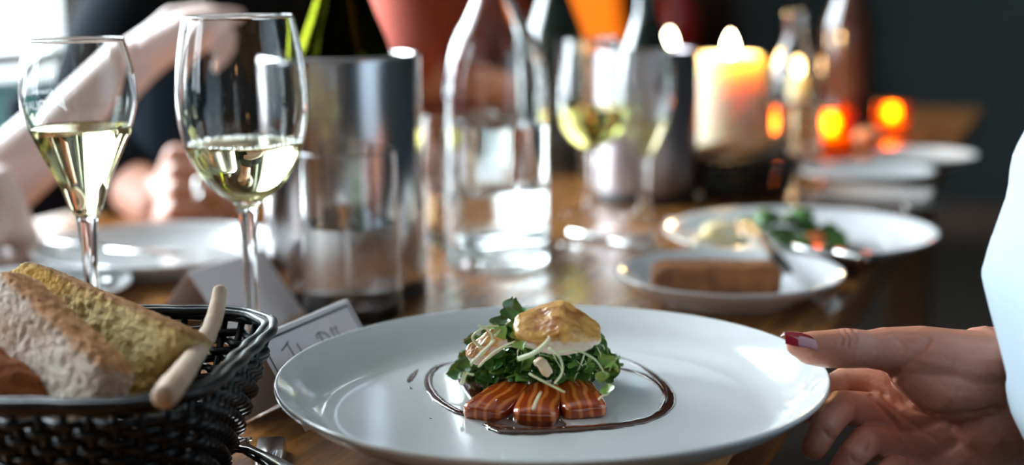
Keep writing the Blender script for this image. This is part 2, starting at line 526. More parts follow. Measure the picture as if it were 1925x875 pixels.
# curtain beside the first window
cpts = []
NC = 60
vv, ff = [], []
for k in range(NC + 1):
    t = 1.80 + 0.16 * k / NC
    s = WALL_S - .09 + .022 * math.sin(k * 0.9)
    for (ds, z) in ((0, .05), (0, 2.55), (.006, 2.55), (.006, .05)):
        vv.append((t, s + ds, z))
for k in range(NC):
    for q in range(4):
        a, b = k * 4 + q, k * 4 + (q + 1) % 4
        ff.append((a, b, b + 4, a + 4))
ff += [(0, 3, 2, 1), tuple(NC * 4 + q for q in range(4))]
o = mk('curtain', vv, ff, M['curtain']); o.location = (RE[0], RE[1], 0); o.rotation_euler = (0, 0, RANG)
tag(o, 'pale grey-green curtain hanging beside the bright window', 'curtain')

# ------------------------------------------------------------------ table
tb = thing('dining_table', 'long varnished orange-brown wooden dining table set for a meal', 'table', (RE[0], RE[1], 0), (0, 0, RANG))
v, f = bevbox(-1.55, 1.62, 0.0, 0.84, T - .032, T, .005, 3)
mk('tabletop', v, f, M['wood'], tb, False)
v, f = bevbox(-1.45, 1.52, 0.05, 0.79, T - .10, T - .033, .003)
mk('apron', v, f, M['wood_edge'], tb, False)
for (x, y) in ((-1.4, .10), (-1.4, .74), (1.47, .10), (1.47, .74)):
    v, f = bevbox(x - .035, x + .035, y - .035, y + .035, 0, T - .10, .004)
    mk('leg', v, f, M['wood_edge'], tb, False)

# chairs
def make_chair(label, m_back, m_seat):
    c = thing('dining_chair', label, 'chair')
    v, f = bevbox(-.21, .21, -.21, .21, .42, .48, .02, 3); mk('seat', v, f, m_seat, c)
    v, f = bevbox(-.21, .21, .185, .235, .52, .81, .022, 3); mk('backrest', v, f, m_back, c)
    for (x, y, h) in ((-.18, -.18, .43), (.18, -.18, .43), (-.18, .2, .56), (.18, .2, .56)):
        v, f = bevbox(x - .017, x + .017, y - .017, y + .017, 0, h, .003); mk('leg', v, f, M['dark_wood'], c, False)
    return c
ch0 = make_chair('dark upholstered chair pulled up to the right edge of the table', M['chair'], M['chair_seat'])
ch0.location = ts(0.62, -0.42); ch0.rotation_euler = (0, 0, RANG + PI + .15)
dup(ch0, ts(1.25, -0.36), RANG + PI - .1, 'dark chair at the far right corner of the table')
dup(ch0, ts(1.10, 1.25), RANG, 'dark chair under the diner in black')
dup(ch0, ts(1.60, 1.20), RANG, 'dark chair under the diner in rust red')
dup(ch0, ts(-.20, 1.24), RANG, 'dark chair under the diner at the left end')
pt = thing('planter', 'teal green planter box outside the window', 'planter', (RE[0], RE[1], 0), (0, 0, RANG))
for (z0, z1) in ((.10, .37), (.38, .65)):
    v, f = bevbox(-1.0, 3.2, 3.1, 3.4, z0, z1, .01); mk('board', v, f, M['teal'], pt, False)
v, f = bevbox(-1.02, 3.22, 3.08, 3.42, .655, .675, .006); mk('lip', v, f, M['frame'], pt, False)
box_ground = struct(box_ts('ground', -6, 9, WALL_S + .3, 8, -.1, .1, M['ceil']))

# ------------------------------------------------------------------ far end: sideboard, lamp, vase
sb = thing('sideboard', 'low dark wooden sideboard against the far wall', 'sideboard', (RE[0], RE[1], 0), (0, 0, RANG))
v, f = bevbox(4.0, 4.44, .75, 1.95, .12, .60, .004); mk('body', v, f, M['dark_wood'], sb, False)
v, f = bevbox(3.97, 4.46, .72, 1.97, .60, .635, .004); mk('top', v, f, M['dark_wood'], sb, False)
for s in (.80, 1.90):
    for t in (4.05, 4.39):
        v, f = bevbox(t - .025, t + .025, s - .025, s + .025, 0, .12, .003); mk('leg', v, f, M['dark_wood'], sb, False)
for s in (.78, 1.36):
    v, f = bevbox(3.985, 4.0, s, s + .56, .15, .58, .003); d_ = mk('door', v, f, M['dark_wood'], sb, False)
    v, f = ico((3.978, s + .5, .38), .012, 2); mk('knob', v, f, M['cutlery'], d_)
lp = thing('table_lamp', 'glowing orange lamp on the far sideboard behind the carafe', 'lamp', ts(4.2, 1.60, .635))
v, f = lathe(smoothprof([(0, 0), (.06, 0), (.062, .012), (.02, .03), (.028, .06), (.014, .1), (.008, .12), (0, .12)], 4), 32); mk('base', v, f, M['dark_wood'], lp)
v, f = lathe([(.145, .07), (.115, .33), (.112, .33), (.142, .07)], 40, True); mk('lamp_shade', v, f, M['shade'], lp)
pl = bpy.data.lights.new('lamp_bulb', 'POINT'); pl.energy = 9; pl.color = (1.0, .42, .10); pl.shadow_soft_size = .03
po = bpy.data.objects.new('lamp_bulb', pl); COL.objects.link(po); po.parent = lp; po.location = (0, 0, .2)
vs = thing('vase', 'deep red glass vase on the far sideboard', 'vase', ts(4.2, 1.24, .637))
v, f = lathe(smoothprof([(0, 0), (.05, 0), (.075, .07), (.085, .16), (.06, .25), (.05, .32)], 5) + [(.046, .32), (.05, .24), (.07, .16), (.06, .07), (0, .02)], 40); mk('body', v, f, M['red_glass'], vs)

for (t_, s_, lab) in ((NEAR_T + .08, .9, 'added unseen warm wall lamp on the near wall by the window side'), (NEAR_T + .08, -1.0, 'added unseen warm wall lamp on the near wall by the right corner')):  # unseen lamps added for warm glints and a gold streak in the steel
    wl = thing('added_wall_lamp', lab, 'lamp', ts(t_, s_, 1.45), (0, 0, RANG))
    v, f = bevbox(-.08, -.055, -.04, .04, -.08, .08, .006); mk('back_plate', v, f, M['dark_wood'], wl, False)
    v, f = lathe([(.05, -.07), (.065, .09), (.062, .09), (.047, -.07)], 32, True); mk('lamp_shade', v, f, M['shade_warm'], wl)
    v, f = tube([(-.06, 0, -.05), (-.02, 0, -.05), (0, 0, -.03)], .006, 8); mk('arm', v, f, M['dark_wood'], wl)
    pl = bpy.data.lights.new('added_wall_lamp_bulb', 'POINT'); pl.energy = 6; pl.color = (1.0, .55, .22); pl.shadow_soft_size = .03
    po = bpy.data.objects.new('added_wall_lamp_bulb', pl); COL.objects.link(po); po.parent = wl; po.location = (0, 0, .02)

# ------------------------------------------------------------------ main plate and the dish
PC = Vector((0.0188, 0.7032, T))
PH = 0.0428                                     # rim height over the table (the plate is being set down)
plate = thing('dinner_plate', 'large pale grey-white plate carrying the salmon dish in the foreground', 'plate', (PC.x, PC.y, T + PH - .0235))
prof = smoothprof([(0, .0), (.075, .0)], 2) + smoothprof([(.0755, .0), (.078, -.003), (.083, -.003), (.086, .0005), (.108, .004), (.128, .0125), (.1385, .0205), (.14, .0232), (.139, .0242), (.1365, .0226), (.130, .0178), (.122, .0105), (.113, .0062), (.10, .0050), (.05, .0045), (0, .0045)], 5)
v, f = lathe(prof, 128)
mk('dish', v, f, M['porcelain'], plate)
v, f = tube([(.0862 * math.cos(a), .0862 * math.sin(a), -.0015) for a in np.linspace(0, 2 * PI, 64, endpoint=False)], .002, 8, True)
mk('foot_ring', v, f, M['porcelain'], plate)
PS = PH - .0235 + .0046                          # height of the plate's flat over the table

def stroke(name, pts, radii, label, h=PS, m='sauce', group=None):
    P = [onz(x, y, h) for x, y in pts]
    rr = [(Vector((r, 0)),) for r in radii]
    Q = spline(P, 6)
    R_ = np.interp(np.linspace(0, len(radii) - 1, len(Q)), range(len(radii)), radii)
    R_ = [max(1e-4, r * (1 + .30 * noise.noise(q * 300))) for r, q in zip(R_, Q)]
    v, f = tube(Q, R_, 10, False, flat=.27)
    o = mk(name, v, f, M[m])
    tag(o, label, 'sauce', group)
    return o
mm = .001
stroke('glaze_ring', [(1128, 668), (1168, 674), (1206, 690), (1240, 714), (1257, 742), (1250, 768), (1222, 787), (1170, 799), (1110, 805), (1050, 809), (985, 812), (945, 809), (918, 797)],
       [.8 * mm, 1.4 * mm, 1.8 * mm, 2.6 * mm, 3.2 * mm, 3.4 * mm, 3.4 * mm, 3.6 * mm, 3.8 * mm, 4.2 * mm, 5.0 * mm, 5.0 * mm, 3 * mm],
       'dark brown glaze ring sweeping round the right of the salmon', PS + .0002)
stroke('glaze_line', [(1150, 690), (1186, 697), (1216, 708), (1238, 724), (1249, 740)], [.7 * mm, 1.5 * mm, 1.8 * mm, 1.6 * mm, .8 * mm], 'short inner line of dark glaze right of the greens', PS + .0006)
stroke('glaze_arc', [(858, 681), (826, 689), (808, 704), (806, 726), (822, 750), (850, 769), (876, 780), (894, 784)], [.7 * mm, 2.2 * mm, 2.2 * mm, 2.4 * mm, 2.8 * mm, 2.6 * mm, 2.3 * mm, 1.5 * mm], 'dark glaze arc on the left of the salmon', PS + .0002)
stroke('glaze_streak', [(800, 690), (825, 678), (862, 669)], [.15 * mm, .5 * mm, .2 * mm], 'faint thin streak of glaze above the left arc', PS + .0002)
stroke('glaze_drop', [(789, 692), (779, 703), (771, 714), (768, 720)], [.5 * mm, 1.6 * mm, 2.0 * mm, .8 * mm], 'elongated glaze drop at the far left', PS + .0002)
stroke('glaze_drop', [(770, 728), (773, 732)], [.8 * mm, 1.0 * mm], 'tiny round glaze drop under the elongated one', PS + .0002)
stroke('glaze_speck', [(808, 787), (811, 788)], [.4 * mm, .4 * mm], 'single speck of glaze on the front left of the plate', PS + .0002)
# pool of glaze under the salmon
pool = [onz(x, y, PS + .0003) for x, y in ((866, 690), (860, 712), (872, 735), (888, 758), (905, 780), (925, 800), (965, 808), (1040, 804), (1064, 796), (1010, 770), (1060, 740), (960, 690))]
pv = spline(pool, 5, True)
c_ = sum(pv, Vector()) / len(pv)
v = [c_ + Vector((0, 0, .0016))] + [c_ + (p - c_) * .9 + Vector((0, 0, .0014)) for p in pv] + list(pv)
n_ = len(pv)
f = [(0, 1 + k, 1 + (k + 1) % n_) for k in range(n_)] + [(1 + k, 1 + n_ + k, 1 + n_ + (k + 1) % n_, 1 + (k + 1) % n_) for k in range(n_)]
tag(mk('glaze_pool', v, f, M['sauce']), 'glossy dark pool of glaze under the salmon slices', 'sauce')

def lump(name, size, m, disp=.0015, nsc=120, cuts=14, crust=None, power=4.0, seed=0, shape=None):
    """Rounded block (superellipsoid), roughened, about its own centre; vertices carry a 'crust' value of their own."""
    bm = bmesh.new()
    bmesh.ops.create_cube(bm, size=2.0)
    bmesh.ops.subdivide_edges(bm, edges=list(bm.edges), cuts=cuts, use_grid_fill=True)
    cr = []
    off = Vector((seed * 7.3, seed * 3.1, seed * 5.7))
    for q in bm.verts:
        p = q.co.copy()
        k = (abs(p.x) ** power + abs(p.y) ** power + abs(p.z) ** power) ** (1 / power)
        u = p / k
        w_ = Vector((u.x * size[0] / 2, u.y * size[1] / 2, u.z * size[2] / 2))
        if shape: w_ = shape(w_, u)
        nrm = Vector((u.x ** 3 / size[0], u.y ** 3 / size[1], u.z ** 3 / size[2])).normalized()
        d = noise.noise((w_ + off) * nsc) * disp + noise.noise((w_ + off) * nsc * 2.7) * disp * .5
        q.co = w_ + nrm * d
        cr.append(crust(u, w_) if crust else 0.0)
    me = bpy.data.meshes.new(name)
    bm.to_mesh(me); bm.free()
    a = me.attributes.new('crust', 'FLOAT', 'POINT')
    a.data.foreach_set('value', cr)
    return link(name, me, m)

def orient(o, center, xa, za):
    """Point local x along xa, local z near za."""
    x = Vector(xa).normalized(); z = Vector(za); z = (z - x * z.dot(x)).normalized(); y = z.cross(x)
    o.matrix_world = Matrix(((x.x, y.x, z.x, center[0]), (x.y, y.y, z.y, center[1]), (x.z, y.z, z.z, center[2]), (0, 0, 0, 1)))

# salmon slices fanned under the greens
def salmon_shape(w_, u):
    k = 1 - .16 * u.y
    return Vector((w_.x * k, w_.y, w_.z * (1 - .25 * u.y) - .0016 * (w_.x / .012) ** 2))
for i, (px, py, ang, lab, tilt) in enumerate((
        (932, 762, -.42, 'leftmost glazed orange salmon slice under the greens', .10),
        (1012, 768, -.12, 'middle glazed orange salmon slice with pale fat lines', .08),
        (1092, 758, .10, 'rightmost glazed orange salmon slice under the greens', .06))):
    o = lump('salmon_slice', (.0215, .046, .0075), M['salmon'], .0005, 150, 10, power=5, seed=i + 1, shape=salmon_shape)
    c = onz(px, py, PS + .0046)
    o.location = c + Vector((-.004 * math.sin(ang), .010, .0006)); o.rotation_euler = (tilt, -.05 * (i - 1), ang)
    tag(o, lab, 'salmon', 'salmon slices on the large plate')

# fish on top
def fish_shape(w_, u):
    w_ = w_.copy()
    w_.z += .0034 * (1 - u.x * u.x) * (1 if u.z > 0 else .25) + .0015 * math.sin(u.x * 5 + 1) * max(u.z, 0)
    w_.y *= (1 - .45 * abs(u.x) ** 1.8)
    w_.z *= (1 - .38 * abs(u.x) ** 2.2)
    if u.z < 0: w_.x *= .86; w_.y *= .9
    return w_
fish = lump('seared_fish', (.0425, .029, .0118), M["fish"], .0006, 190, 34, power=6, seed=3, shape=fish_shape,
            crust=lambda u, w_: min(1, max(0, .5 + 2.4 * (u.z - .38 * u.x - .02 + .45 * noise.noise(w_ * 200) + .25 * noise.noise(w_ * 520) - .30 * max(0, -u.y) * (u.x > -.2)))))
orient(fish, onz(1046, 624, 0.0) * 0 + at(1047, 626, .688), Vector((.97, .06, -.10)), Vector((-.12, -.42, 1)))
tag(fish, 'golden seared white fish piece resting on top of the greens', 'fish')
fp = lump('fish_flake', (.021, .011, .008), M['fish'], .0009, 220, 18, power=5, seed=5, crust=lambda u, w_: min(1, max(0, u.z * 1.5 + noise.noise(w_ * 300))))
orient(fp, at(914, 652, .724), Vector((.8, .3, .5)), Vector((0, -.4, 1)))
tag(fp, 'pale golden fish flake half hidden behind the left greens', 'fish')
fp = lump('fish_flake', (.010, .005, .005), M['fish_pale'], .0009, 260, 10, power=5, seed=6)
orient(fp, at(1022, 690, .682), Vector((.5, .1, -.7)), Vector((0, -1, .4)))
tag(fp, 'small pale fish flake among the front greens', 'fish')

# cress sprouts
def leaf_mesh(name, m, L):
    v, f = [], []
    n = 7
    rows = []
    for i in range(n + 1):
        t = i / n
        wd = L * .62 * (math.sin(PI * min(1, t * 1.02) ** .75) ** .8) if 0 < t < 1 else (.0 if t == 0 else L * .10)
        x = L * t + (L * .08 if i == n else 0)
        row = []
        for k, q in enumerate((-1, -.5, 0, .5, 1)):
            notch = -L * .12 * (1 - abs(q)) if i == n else 0
            z = L * (.16 * abs(q) ** 1.5 - .22 * t * t)
            row.append(len(v)); v.append((x + notch, q * max(wd, L * .03), z))
        rows.append(row)
    for i in range(n):
        for k in range(4):
            f.append((rows[i][k], rows[i + 1][k], rows[i + 1][k + 1], rows[i][k + 1]))
    N = len(v)
    v2 = [(x, y, z - .00025) for x, y, z in v]
    f2 = [tuple(N + i for i in reversed(q)) for q in f]
    me = bpy.data.meshes.new(name); me.from_pydata(v + v2, [], f + f2); me.update()
    me.polygons.foreach_set('use_smooth', [True] * len(me.polygons)); me.materials.append(M[m])
    return me
LEAF = [leaf_mesh('leaf', 'leaf', .0090), leaf_mesh('leaf', 'leaf', .0074), leaf_mesh('leaf', 'leaf_pale', .0072)]
SPR_LABEL = 'small green cress sprout with a pale stem tangled in the salad mound on the plate'
def sprout(pts, rad, nleaf, pale=.22, label=SPR_LABEL, group='cress sprouts on the large plate', spread=1.0):
    base = Vector(pts[0])
    Q = spline([Vector(p) - base for p in pts], 5)
    v, f = tube(Q, [rad * (1.15 - .5 * k / len(Q)) for k in range(len(Q))], 6)
    s = mk('cress_sprout', v, f, M['stem'], None, True, base)
    tag(s, label, 'sprout', group)
    tip = Q[-1]; dirv = (Q[-1] - Q[-3]).normalized()
    for k in range(nleaf):
        me = LEAF[2] if random.random() < pale else LEAF[random.randrange(2)]
        l = bpy.data.objects.new('leaf', me); COL.objects.link(l); l.parent = s
        a = 2 * PI * k / max(nleaf, 1) + random.uniform(-.5, .5)
        side = dirv.orthogonal().normalized()
        side = Matrix.Rotation(a, 3, dirv) @ side
        x = (side * spread + dirv * random.uniform(.1, .7)).normalized()
        up = Vector((random.uniform(-.5, .3), random.uniform(-.9, -.1), random.uniform(.4, 1)))
        z = (up - x * up.dot(x)).normalized(); y = z.cross(x)
        sc = random.uniform(.75, 1.15)
        l.matrix_local = Matrix(((x.x * sc, y.x * sc, z.x * sc, tip.x), (x.y * sc, y.y * sc, z.y * sc, tip.y), (x.z * sc, y.z * sc, z.z * sc, tip.z), (0, 0, 0, 1)))
    return s
rnd = random.Random(21)
MC = onz(1008, 722, PS); MC = Vector((MC.x, MC.y - .003, T + PS + .006))
def mound(a, q, h):
    """Point in the salad mound: angle, radius share, height share."""
    top = .033 * (1 - q ** 2.2) + .004
    return MC + Vector((.040 * q * math.cos(a), .024 * q * math.sin(a), top * h))
for i in range(250):
    a0 = rnd.uniform(0, 2 * PI); q0 = rnd.uniform(.05, .75)
    a1 = a0 + rnd.uniform(-1.3, 1.3); q1 = rnd.uniform(.08, 1.0) ** .75
    p0 = mound(a0, q0, rnd.uniform(.1, .7)); p2 = mound(a1, q1, rnd.uniform(.45, 1.0))
    if p2.x > MC.x - .004 and p2.x < MC.x + .026 and p2.z > T + PS + .034: p2.z -= .010
    if p2.y > MC.y + .004 and rnd.random() < .5: p2.y = 2 * MC.y - p2.y
    p1 = (p0 + p2) / 2 + Vector((rnd.uniform(-.006, .006), rnd.uniform(-.006, .004), rnd.uniform(0, .008)))
    nl = rnd.choice((2, 2, 3, 3, 2))
    zx = 'left' if p2.x < MC.x - .013 else ('right' if p2.x > MC.x + .013 else 'middle')
    zy = 'front' if p2.y < MC.y else 'back'
    sprout([p0, p1, p2], rnd.uniform(.00035, .00065), nl, .24, '%s-leaved green cress sprout at the %s %s of the salad mound' % ('two' if nl == 2 else 'three', zy, zx))
for i in range(16):
    a = rnd.uniform(PI * 1.02, PI * 1.98); b = a + rnd.uniform(-.9, .9)
    p0 = mound(a, rnd.uniform(.5, .8), 1.05); p2 = mound(b, rnd.uniform(.75, 1.05), rnd.uniform(.7, 1.25))
    if p0.z > T + PS + .030: p0.z -= .008
    sprout([p0, (p0 + p2) / 2 + Vector((rnd.uniform(-.005, .005), -.005, rnd.uniform(.001, .006))), p2], rnd.uniform(.00045, .0007), 0, 0, 'thin bare pale sprout stem curling over the front of the salad mound')
# the sprouts that stand out
def px3(*pts): return [at(x, y, d) for x, y, d in pts]
sprout(px3((900, 690, .690), (932, 660, .684), (975, 640, .68)), .0006, 2, .9, 'pale-stemmed sprout on the left slope of the salad', None)
sprout(px3((868, 722, .676), (880, 692, .672), (905, 665, .672), (930, 640, .674)), .0009, 0, 0, 'long white bare sprout stem leaning on the left of the salad', None)
sprout(px3((975, 675, .672), (1005, 664, .667), (1027, 645, .664), (1034, 634, .664)), .0011, 0, 0, 'thick white sprout stem crossing the front of the fish', None)
sprout(px3((1032, 655, .668), (1052, 672, .664), (1057, 700, .664), (1042, 722, .664)), .0006, 0, 0, 'thin curved sprout stem hanging below the fish', None)
sprout(px3((995, 703, .668), (1030, 722, .664), (1062, 738, .664)), .0005, 0, 0, 'straight thin sprout stem lying over the middle salmon', None)
sprout(px3((1052, 662, .672), (1085, 660, .668), (1118, 676, .668), (1135, 700, .672)), .0005, 2, .3, 'curling sprout stem at the right of the salad', None)
sprout(px3((1120, 712, .676), (1140, 705, .674), (1149, 690, .674)), .0005, 3, .8, 'bright green sprout at the right tip of the salad', None)
sprout(px3((890, 705, .676), (876, 702, .674), (868, 698, .672)), .0005, 2, .2, 'round-leaved sprout at the left tip of the salad', None)
sprout(px3((930, 632, .70), (946, 615, .70), (962, 604, .70)), .0006, 2, .1, 'sprout standing up left of the fish', None)
sprout(px3((905, 655, .70), (888, 634, .70), (915, 615, .70), (938, 614, .70)), .0007, 2, .2, 'looped sprout at the top left of the salad', None)
sprout(px3((905, 670, .685), (925, 640, .682), (918, 622, .682), (899, 611, .682)), .0006, 0, 0, 'pale crossing sprout stem at the top left', None)
sprout(px3((1125, 752, .672), (1132, 745, .672), (1143, 742, .672)), .0004, 1, 1, 'single pale leaf lying on the plate right of the salmon', None)
sprout(px3((1002, 770, .650), (1010, 752, .652), (1017, 738, .656)), .0006, 0, 0, 'short pale stem lying on the middle salmon slice', None)

# ------------------------------------------------------------------ glassware
def wall_profile(outer, th):
    """Open vessel: outer profile bottom to rim; inner wall offset by th."""
    inner = [(max(r - th, 0), z) for r, z in reversed(outer)]
    return inner
def stemglass(name, label, base_loc, outer_bowl, tip_z, base_r, stem_r, wine_z, th=.0011, group=None, wine='wine', cat='wine glass', foam=False):
    g = thing(name, label, cat, base_loc, group=group)
    bowl = smoothprof(outer_bowl, 6)                          # from bowl bottom up to the rim
    zb = outer_bowl[0][1]
    foot = smoothprof([(0, 0), (base_r, 0), (base_r, .0018), (base_r * .55, .0045), (stem_r * 1.6, .010), (stem_r, .028), (stem_r, zb * .55), (stem_r * 1.05, zb * .8), (outer_bowl[0][0], zb)], 5)
    inner = [(r - th, z) for r, z in bowl if z > tip_z + .004 and r - th > .0012]
    prof = foot[:-1] + bowl + [(bowl[-1][0] - th / 2, bowl[-1][1] + th * .4)] + list(reversed(inner)) + [(0, tip_z)]
    v, f = lathe(prof, 80)
    mk('glass', v, f, M['glass'], g)
    if wine_z:
        ins = [(r + th * .35, z) for r, z in inner if z < wine_z]
        r_top = np.interp(wine_z, [z for r, z in inner], [r for r, z in inner])
        wp = [(0, tip_z + .0005 - th * .3)] + ins + [(r_top + th * .35, wine_z), (r_top - .001, wine_z - .0006), (0, wine_z - .0008)]
        v, f = lathe(wp, 80)
        mk('wine', v, f, M[wine], g)
        if foam:
            parts = []
            fr = random.Random(5)
            for k in range(230):
                a = fr.uniform(0, 2 * PI); q = r_top - .0012 - abs(fr.gauss(0, .0030)); rr = fr.uniform(.0004, .0011)
                parts.append(ico((q * math.cos(a), q * math.sin(a), wine_z + rr * .4), rr, 1))
            v, f = merge(*parts)
            o = mk('foam', v, f, M['glass'], g); o['kind'] = 'stuff'
    return g
FL = [(.0062, .108), (.0095, .114), (.0140, .1275), (.0215, .1430), (.0284, .1590), (.0321, .1730), (.0318, .1860), (.0300, .1985), (.0272, .2095)]
p = at(140, 74, .80)
fl1 = stemglass('champagne_flute', 'tulip champagne flute half full with lettering on the bowl behind the bread', (p.x, p.y, T), FL, .1085, .031, .0043, .1605, cat='champagne flute')
p = at(-118, 190, .80)
stemglass('champagne_flute', 'champagne flute cut off by the left edge of the picture', (p.x, p.y, T), FL, .1085, .031, .0043, .1605, cat='champagne flute')
WG = [(.0062, .1085), (.0095, .1125), (.0185, .1190), (.0275, .1300), (.0346, .1455), (.0381, .1650), (.0375, .1860), (.0350, .2050), (.0318, .2206)]
p = at(448, 30, .82)
stemglass('wine_glass', 'large wine glass of pale bubbly wine in front of the steel cooler', (p.x, p.y, T), WG, .1125, .030, .0042, .1476, foam=True)
G2 = [(.0055, .060), (.0085, .064), (.015, .075), (.022, .092), (.0275, .112), (.029, .130), (.0275, .148), (.025, .165)]
p = onz(1210, 410, 0)
stemglass('champagne_flute', 'small champagne flute in front of the darker steel cooler', (p.x, p.y, T), G2, .063, .027, .0042, .098, cat='champagne flute')
G1 = [(.0055, .062), (.010, .066), (.022, .074), (.031, .090), (.034, .108), (.033, .130), (.030, .155), (.0275, .175)]
p = onz(1112, 400, 0)
stemglass('wine_glass', 'blurred white wine glass right of the carafe', (p.x, p.y, T), G1, .066, .03, .0042, .108, wine='wine2')

# lettering on the flute: printed on the side turned away from the camera, so it is read from behind
def curved_text(body, size, zc, ang, parent, prof, spacing=1.0):
    cu = bpy.data.curves.new('lettering', 'FONT'); cu.body = body; cu.size = size; cu.align_x = 'CENTER'; cu.space_character = spacing
    to = bpy.data.objects.new('tmp', cu); COL.objects.link(to)
    dg = bpy.context.evaluated_depsgraph_get(); dg.update()
    me = bpy.data.meshes.new_from_object(to.evaluated_get(dg))
    bpy.data.objects.remove(to)
    bm = bmesh.new(); bm.from_mesh(me)
    bmesh.ops.subdivide_edges(bm, edges=[e for e in bm.edges if e.calc_length() > size * .2], cuts=2)
    zs = [z for r, z in prof]; rs = [r for r, z in prof]
    for q in bm.verts:
        z = zc + q.co.y; r = np.interp(z, zs, rs) + .00012
        a = ang + q.co.x / r
        q.co = Vector((r * math.cos(a), r * math.sin(a), z))
    bm.to_mesh(me); bm.free(); me.name = 'lettering'
    me.materials.clear()
    return link('lettering', me, M['etch'], parent)
_fp = smoothprof(FL, 6)
AW = math.radians(154)
curved_text('JACQUART', .0072, .1690, AW, fl1, _fp)
curved_text('CHAMPAGNE', .0036, .1775, AW, fl1, _fp, 1.1)

def tumbler(label, loc, r0, r1, h, water, group=None):
    g = thing('water_tumbler', label, 'tumbler', loc, group=group)
    th = .0016
    prof = [(0, 0), (r0 - .003, 0), (r0 - .0008, .001), (r0, .004), ((r0 + r1) / 2, h * .5), (r1, h - .001), (r1 - th / 2, h), (r1 - th, h - .001), ((r0 + r1) / 2 - th, h * .5), (r0 - th - .001, .016), (r0 - .008, .0105), (0, .0095)]
    v, f = lathe(prof, 80); mk('glass', v, f, M['glass'], g)
    if water:
        rw = r0 + (r1 - r0) * water / h - th * .65
        wp = [(0, .0090), (r0 - .0085, .0098), (r0 - th * .65 - .001, .0155), (rw, water), (rw - .0016, water - .001), (0, water - .0012)]
        v, f = lathe(wp, 80); mk('water', v, f, M['water'], g)
    return g
p = onz(665, 598, 0)
tumbler('clear tumbler half full of water in front of the steel cooler', (p.x, p.y, T), .0352, .0336, .1215, .0700)
p = onz(868, 455, 0)
tumbler('blurred water tumbler behind the carafe', (p.x, p.y, T), .0385, .037, .118, .05)
p = onz(1135, 372, 0) + Vector((.03, .12, 0))
tumbler('far water tumbler behind the wine glasses', (p.x, p.y, T), .033, .032, .10, .045)

def carafe(label, loc, prof, water, th=.0022):
    g = thing('carafe', label, 'carafe', loc)
    op = smoothprof(prof, 5)
    inner = [(r - th, z) for r, z in op if z > .008]
    full = [(0, .002), (prof[0][0] * .8, .002)] + [(prof[0][0] * .9, 0)] + op + [(op[-1][0] - th / 2, op[-1][1] + .001)] + list(reversed(inner)) + [(prof[0][0] * .8, .007), (0, .008)]
    v, f = lathe(full, 80); mk('glass', v, f, M['glass'], g)
    ins = [(r + th * .35, z) for r, z in inner if z < water]
    rt = np.interp(water, [z for r, z in inner], [r for r, z in inner])
    wp = [(0, .0075), (prof[0][0] * .78, .0068)] + ins + [(rt + th * .35, water), (rt - .0015, water - .001), (0, water - .0012)]
    v, f = lathe(wp, 80); mk('water', v, f, M['water'], g)
    return g
p = onz(935, 493, 0)
CP = [(.0425, .002), (.0440, .006), (.0440, .06), (.0440, .13), (.0425, .155), (.036, .185), (.0235, .208), (.0155, .226), (.0140, .245), (.0145, .275), (.0165, .285)]
carafe('clear glass water carafe in the middle of the table', (p.x, p.y, T), CP, .1185)
p = onz(1490, 318, 0)
carafe('blurred clear water carafe right of the big candle', (p.x, p.y, T), [(.032, .002), (.0335, .005), (.0335, .09), (.030, .115), (.018, .145), (.0125, .165), (.0125, .185), (.0145, .19)], .08)

# ------------------------------------------------------------------ coolers and bottles
def cooler(label, loc, r, h, m):
    g = thing('wine_cooler', label, 'wine cooler', loc)
    prof = [(0, .0), (r - .004, .0), (r - .002, .003), (r - .001, .012), (r, .014), (r, h - .003), (r - .0015, h), (r - .0035, h), (r - .005, h - .003), (r - .006, .02), (0, .018)]
    v, f = lathe(prof, 96); mk('body', v, f, M[m], g)
    v, f = lathe([(r - .0005, .0008), (r + .0006, .002), (r + .0006, .0105), (r - .0005, .012)], 96, True); mk('base_band', v, f, M['black_trim'], g)
    return g
c1 = onz(655, 549, 0)
cooler('brushed steel wine cooler holding the green bottle behind the tumbler', (c1.x, c1.y, T), .0605, .184, 'steel')
c2 = onz(1214, 374, 0)
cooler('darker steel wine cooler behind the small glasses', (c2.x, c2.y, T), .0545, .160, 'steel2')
def bottle(label, loc, m, lean=(0, 0, 0), hollow=False, foil='foil', s=1.0):
    g = thing('wine_bottle', label, 'bottle', loc, lean)
    op = smoothprof([(.034, .0), (.037, .003), (.037, .08), (.037, .150), (.0335, .172), (.0235, .198), (.0162, .222), (.0142, .25), (.0138, .285), (.0150, .290), (.0150, .300)], 4)
    op = [(r * s, z * s) for r, z in op]
    if hollow:
        full = [(0, .012)] + [(op[0][0] * .8, .002)] + op + [((r - .0028), z) for r, z in reversed(op) if z > .006] + [(.02, .016), (0, .024)]
    else:
        full = [(0, .006), (op[0][0] * .8, .0)] + op + [(0, op[-1][1])]
    v, f = lathe(full, 64); mk('glass', v, f, M[m], g)
    if foil:
        v, f = lathe([(.0149 * s, .246 * s), (.0147 * s, .287 * s), (.0160 * s, .290 * s), (.0158 * s, .3015 * s), (0, .3020 * s)], 48); mk('foil', v, f, M[foil], g)
    return g
bottle('green glass wine bottle standing in the steel cooler', (c1.x + .003, c1.y, T + .0185), 'bottle_green', (0, 0, 0), True, None)
bottle('dark wine bottle with teal foil in the darker cooler', (c2.x, c2.y + .004, T + .0185), 'bottle_dark', (0, .0, 0), False, 'foil', .8)
p = onz(1045, 322, 0)
bottle('near-black wine bottle behind the carafe', (p.x, p.y, T), 'bottle_dark', (0, 0, 0), False, None)
p = onz(1592, 270, 0)
bottle('brown wine bottle at the far end of the table', (p.x, p.y, T), 'bottle_brown', (0, 0, 0), False, None)

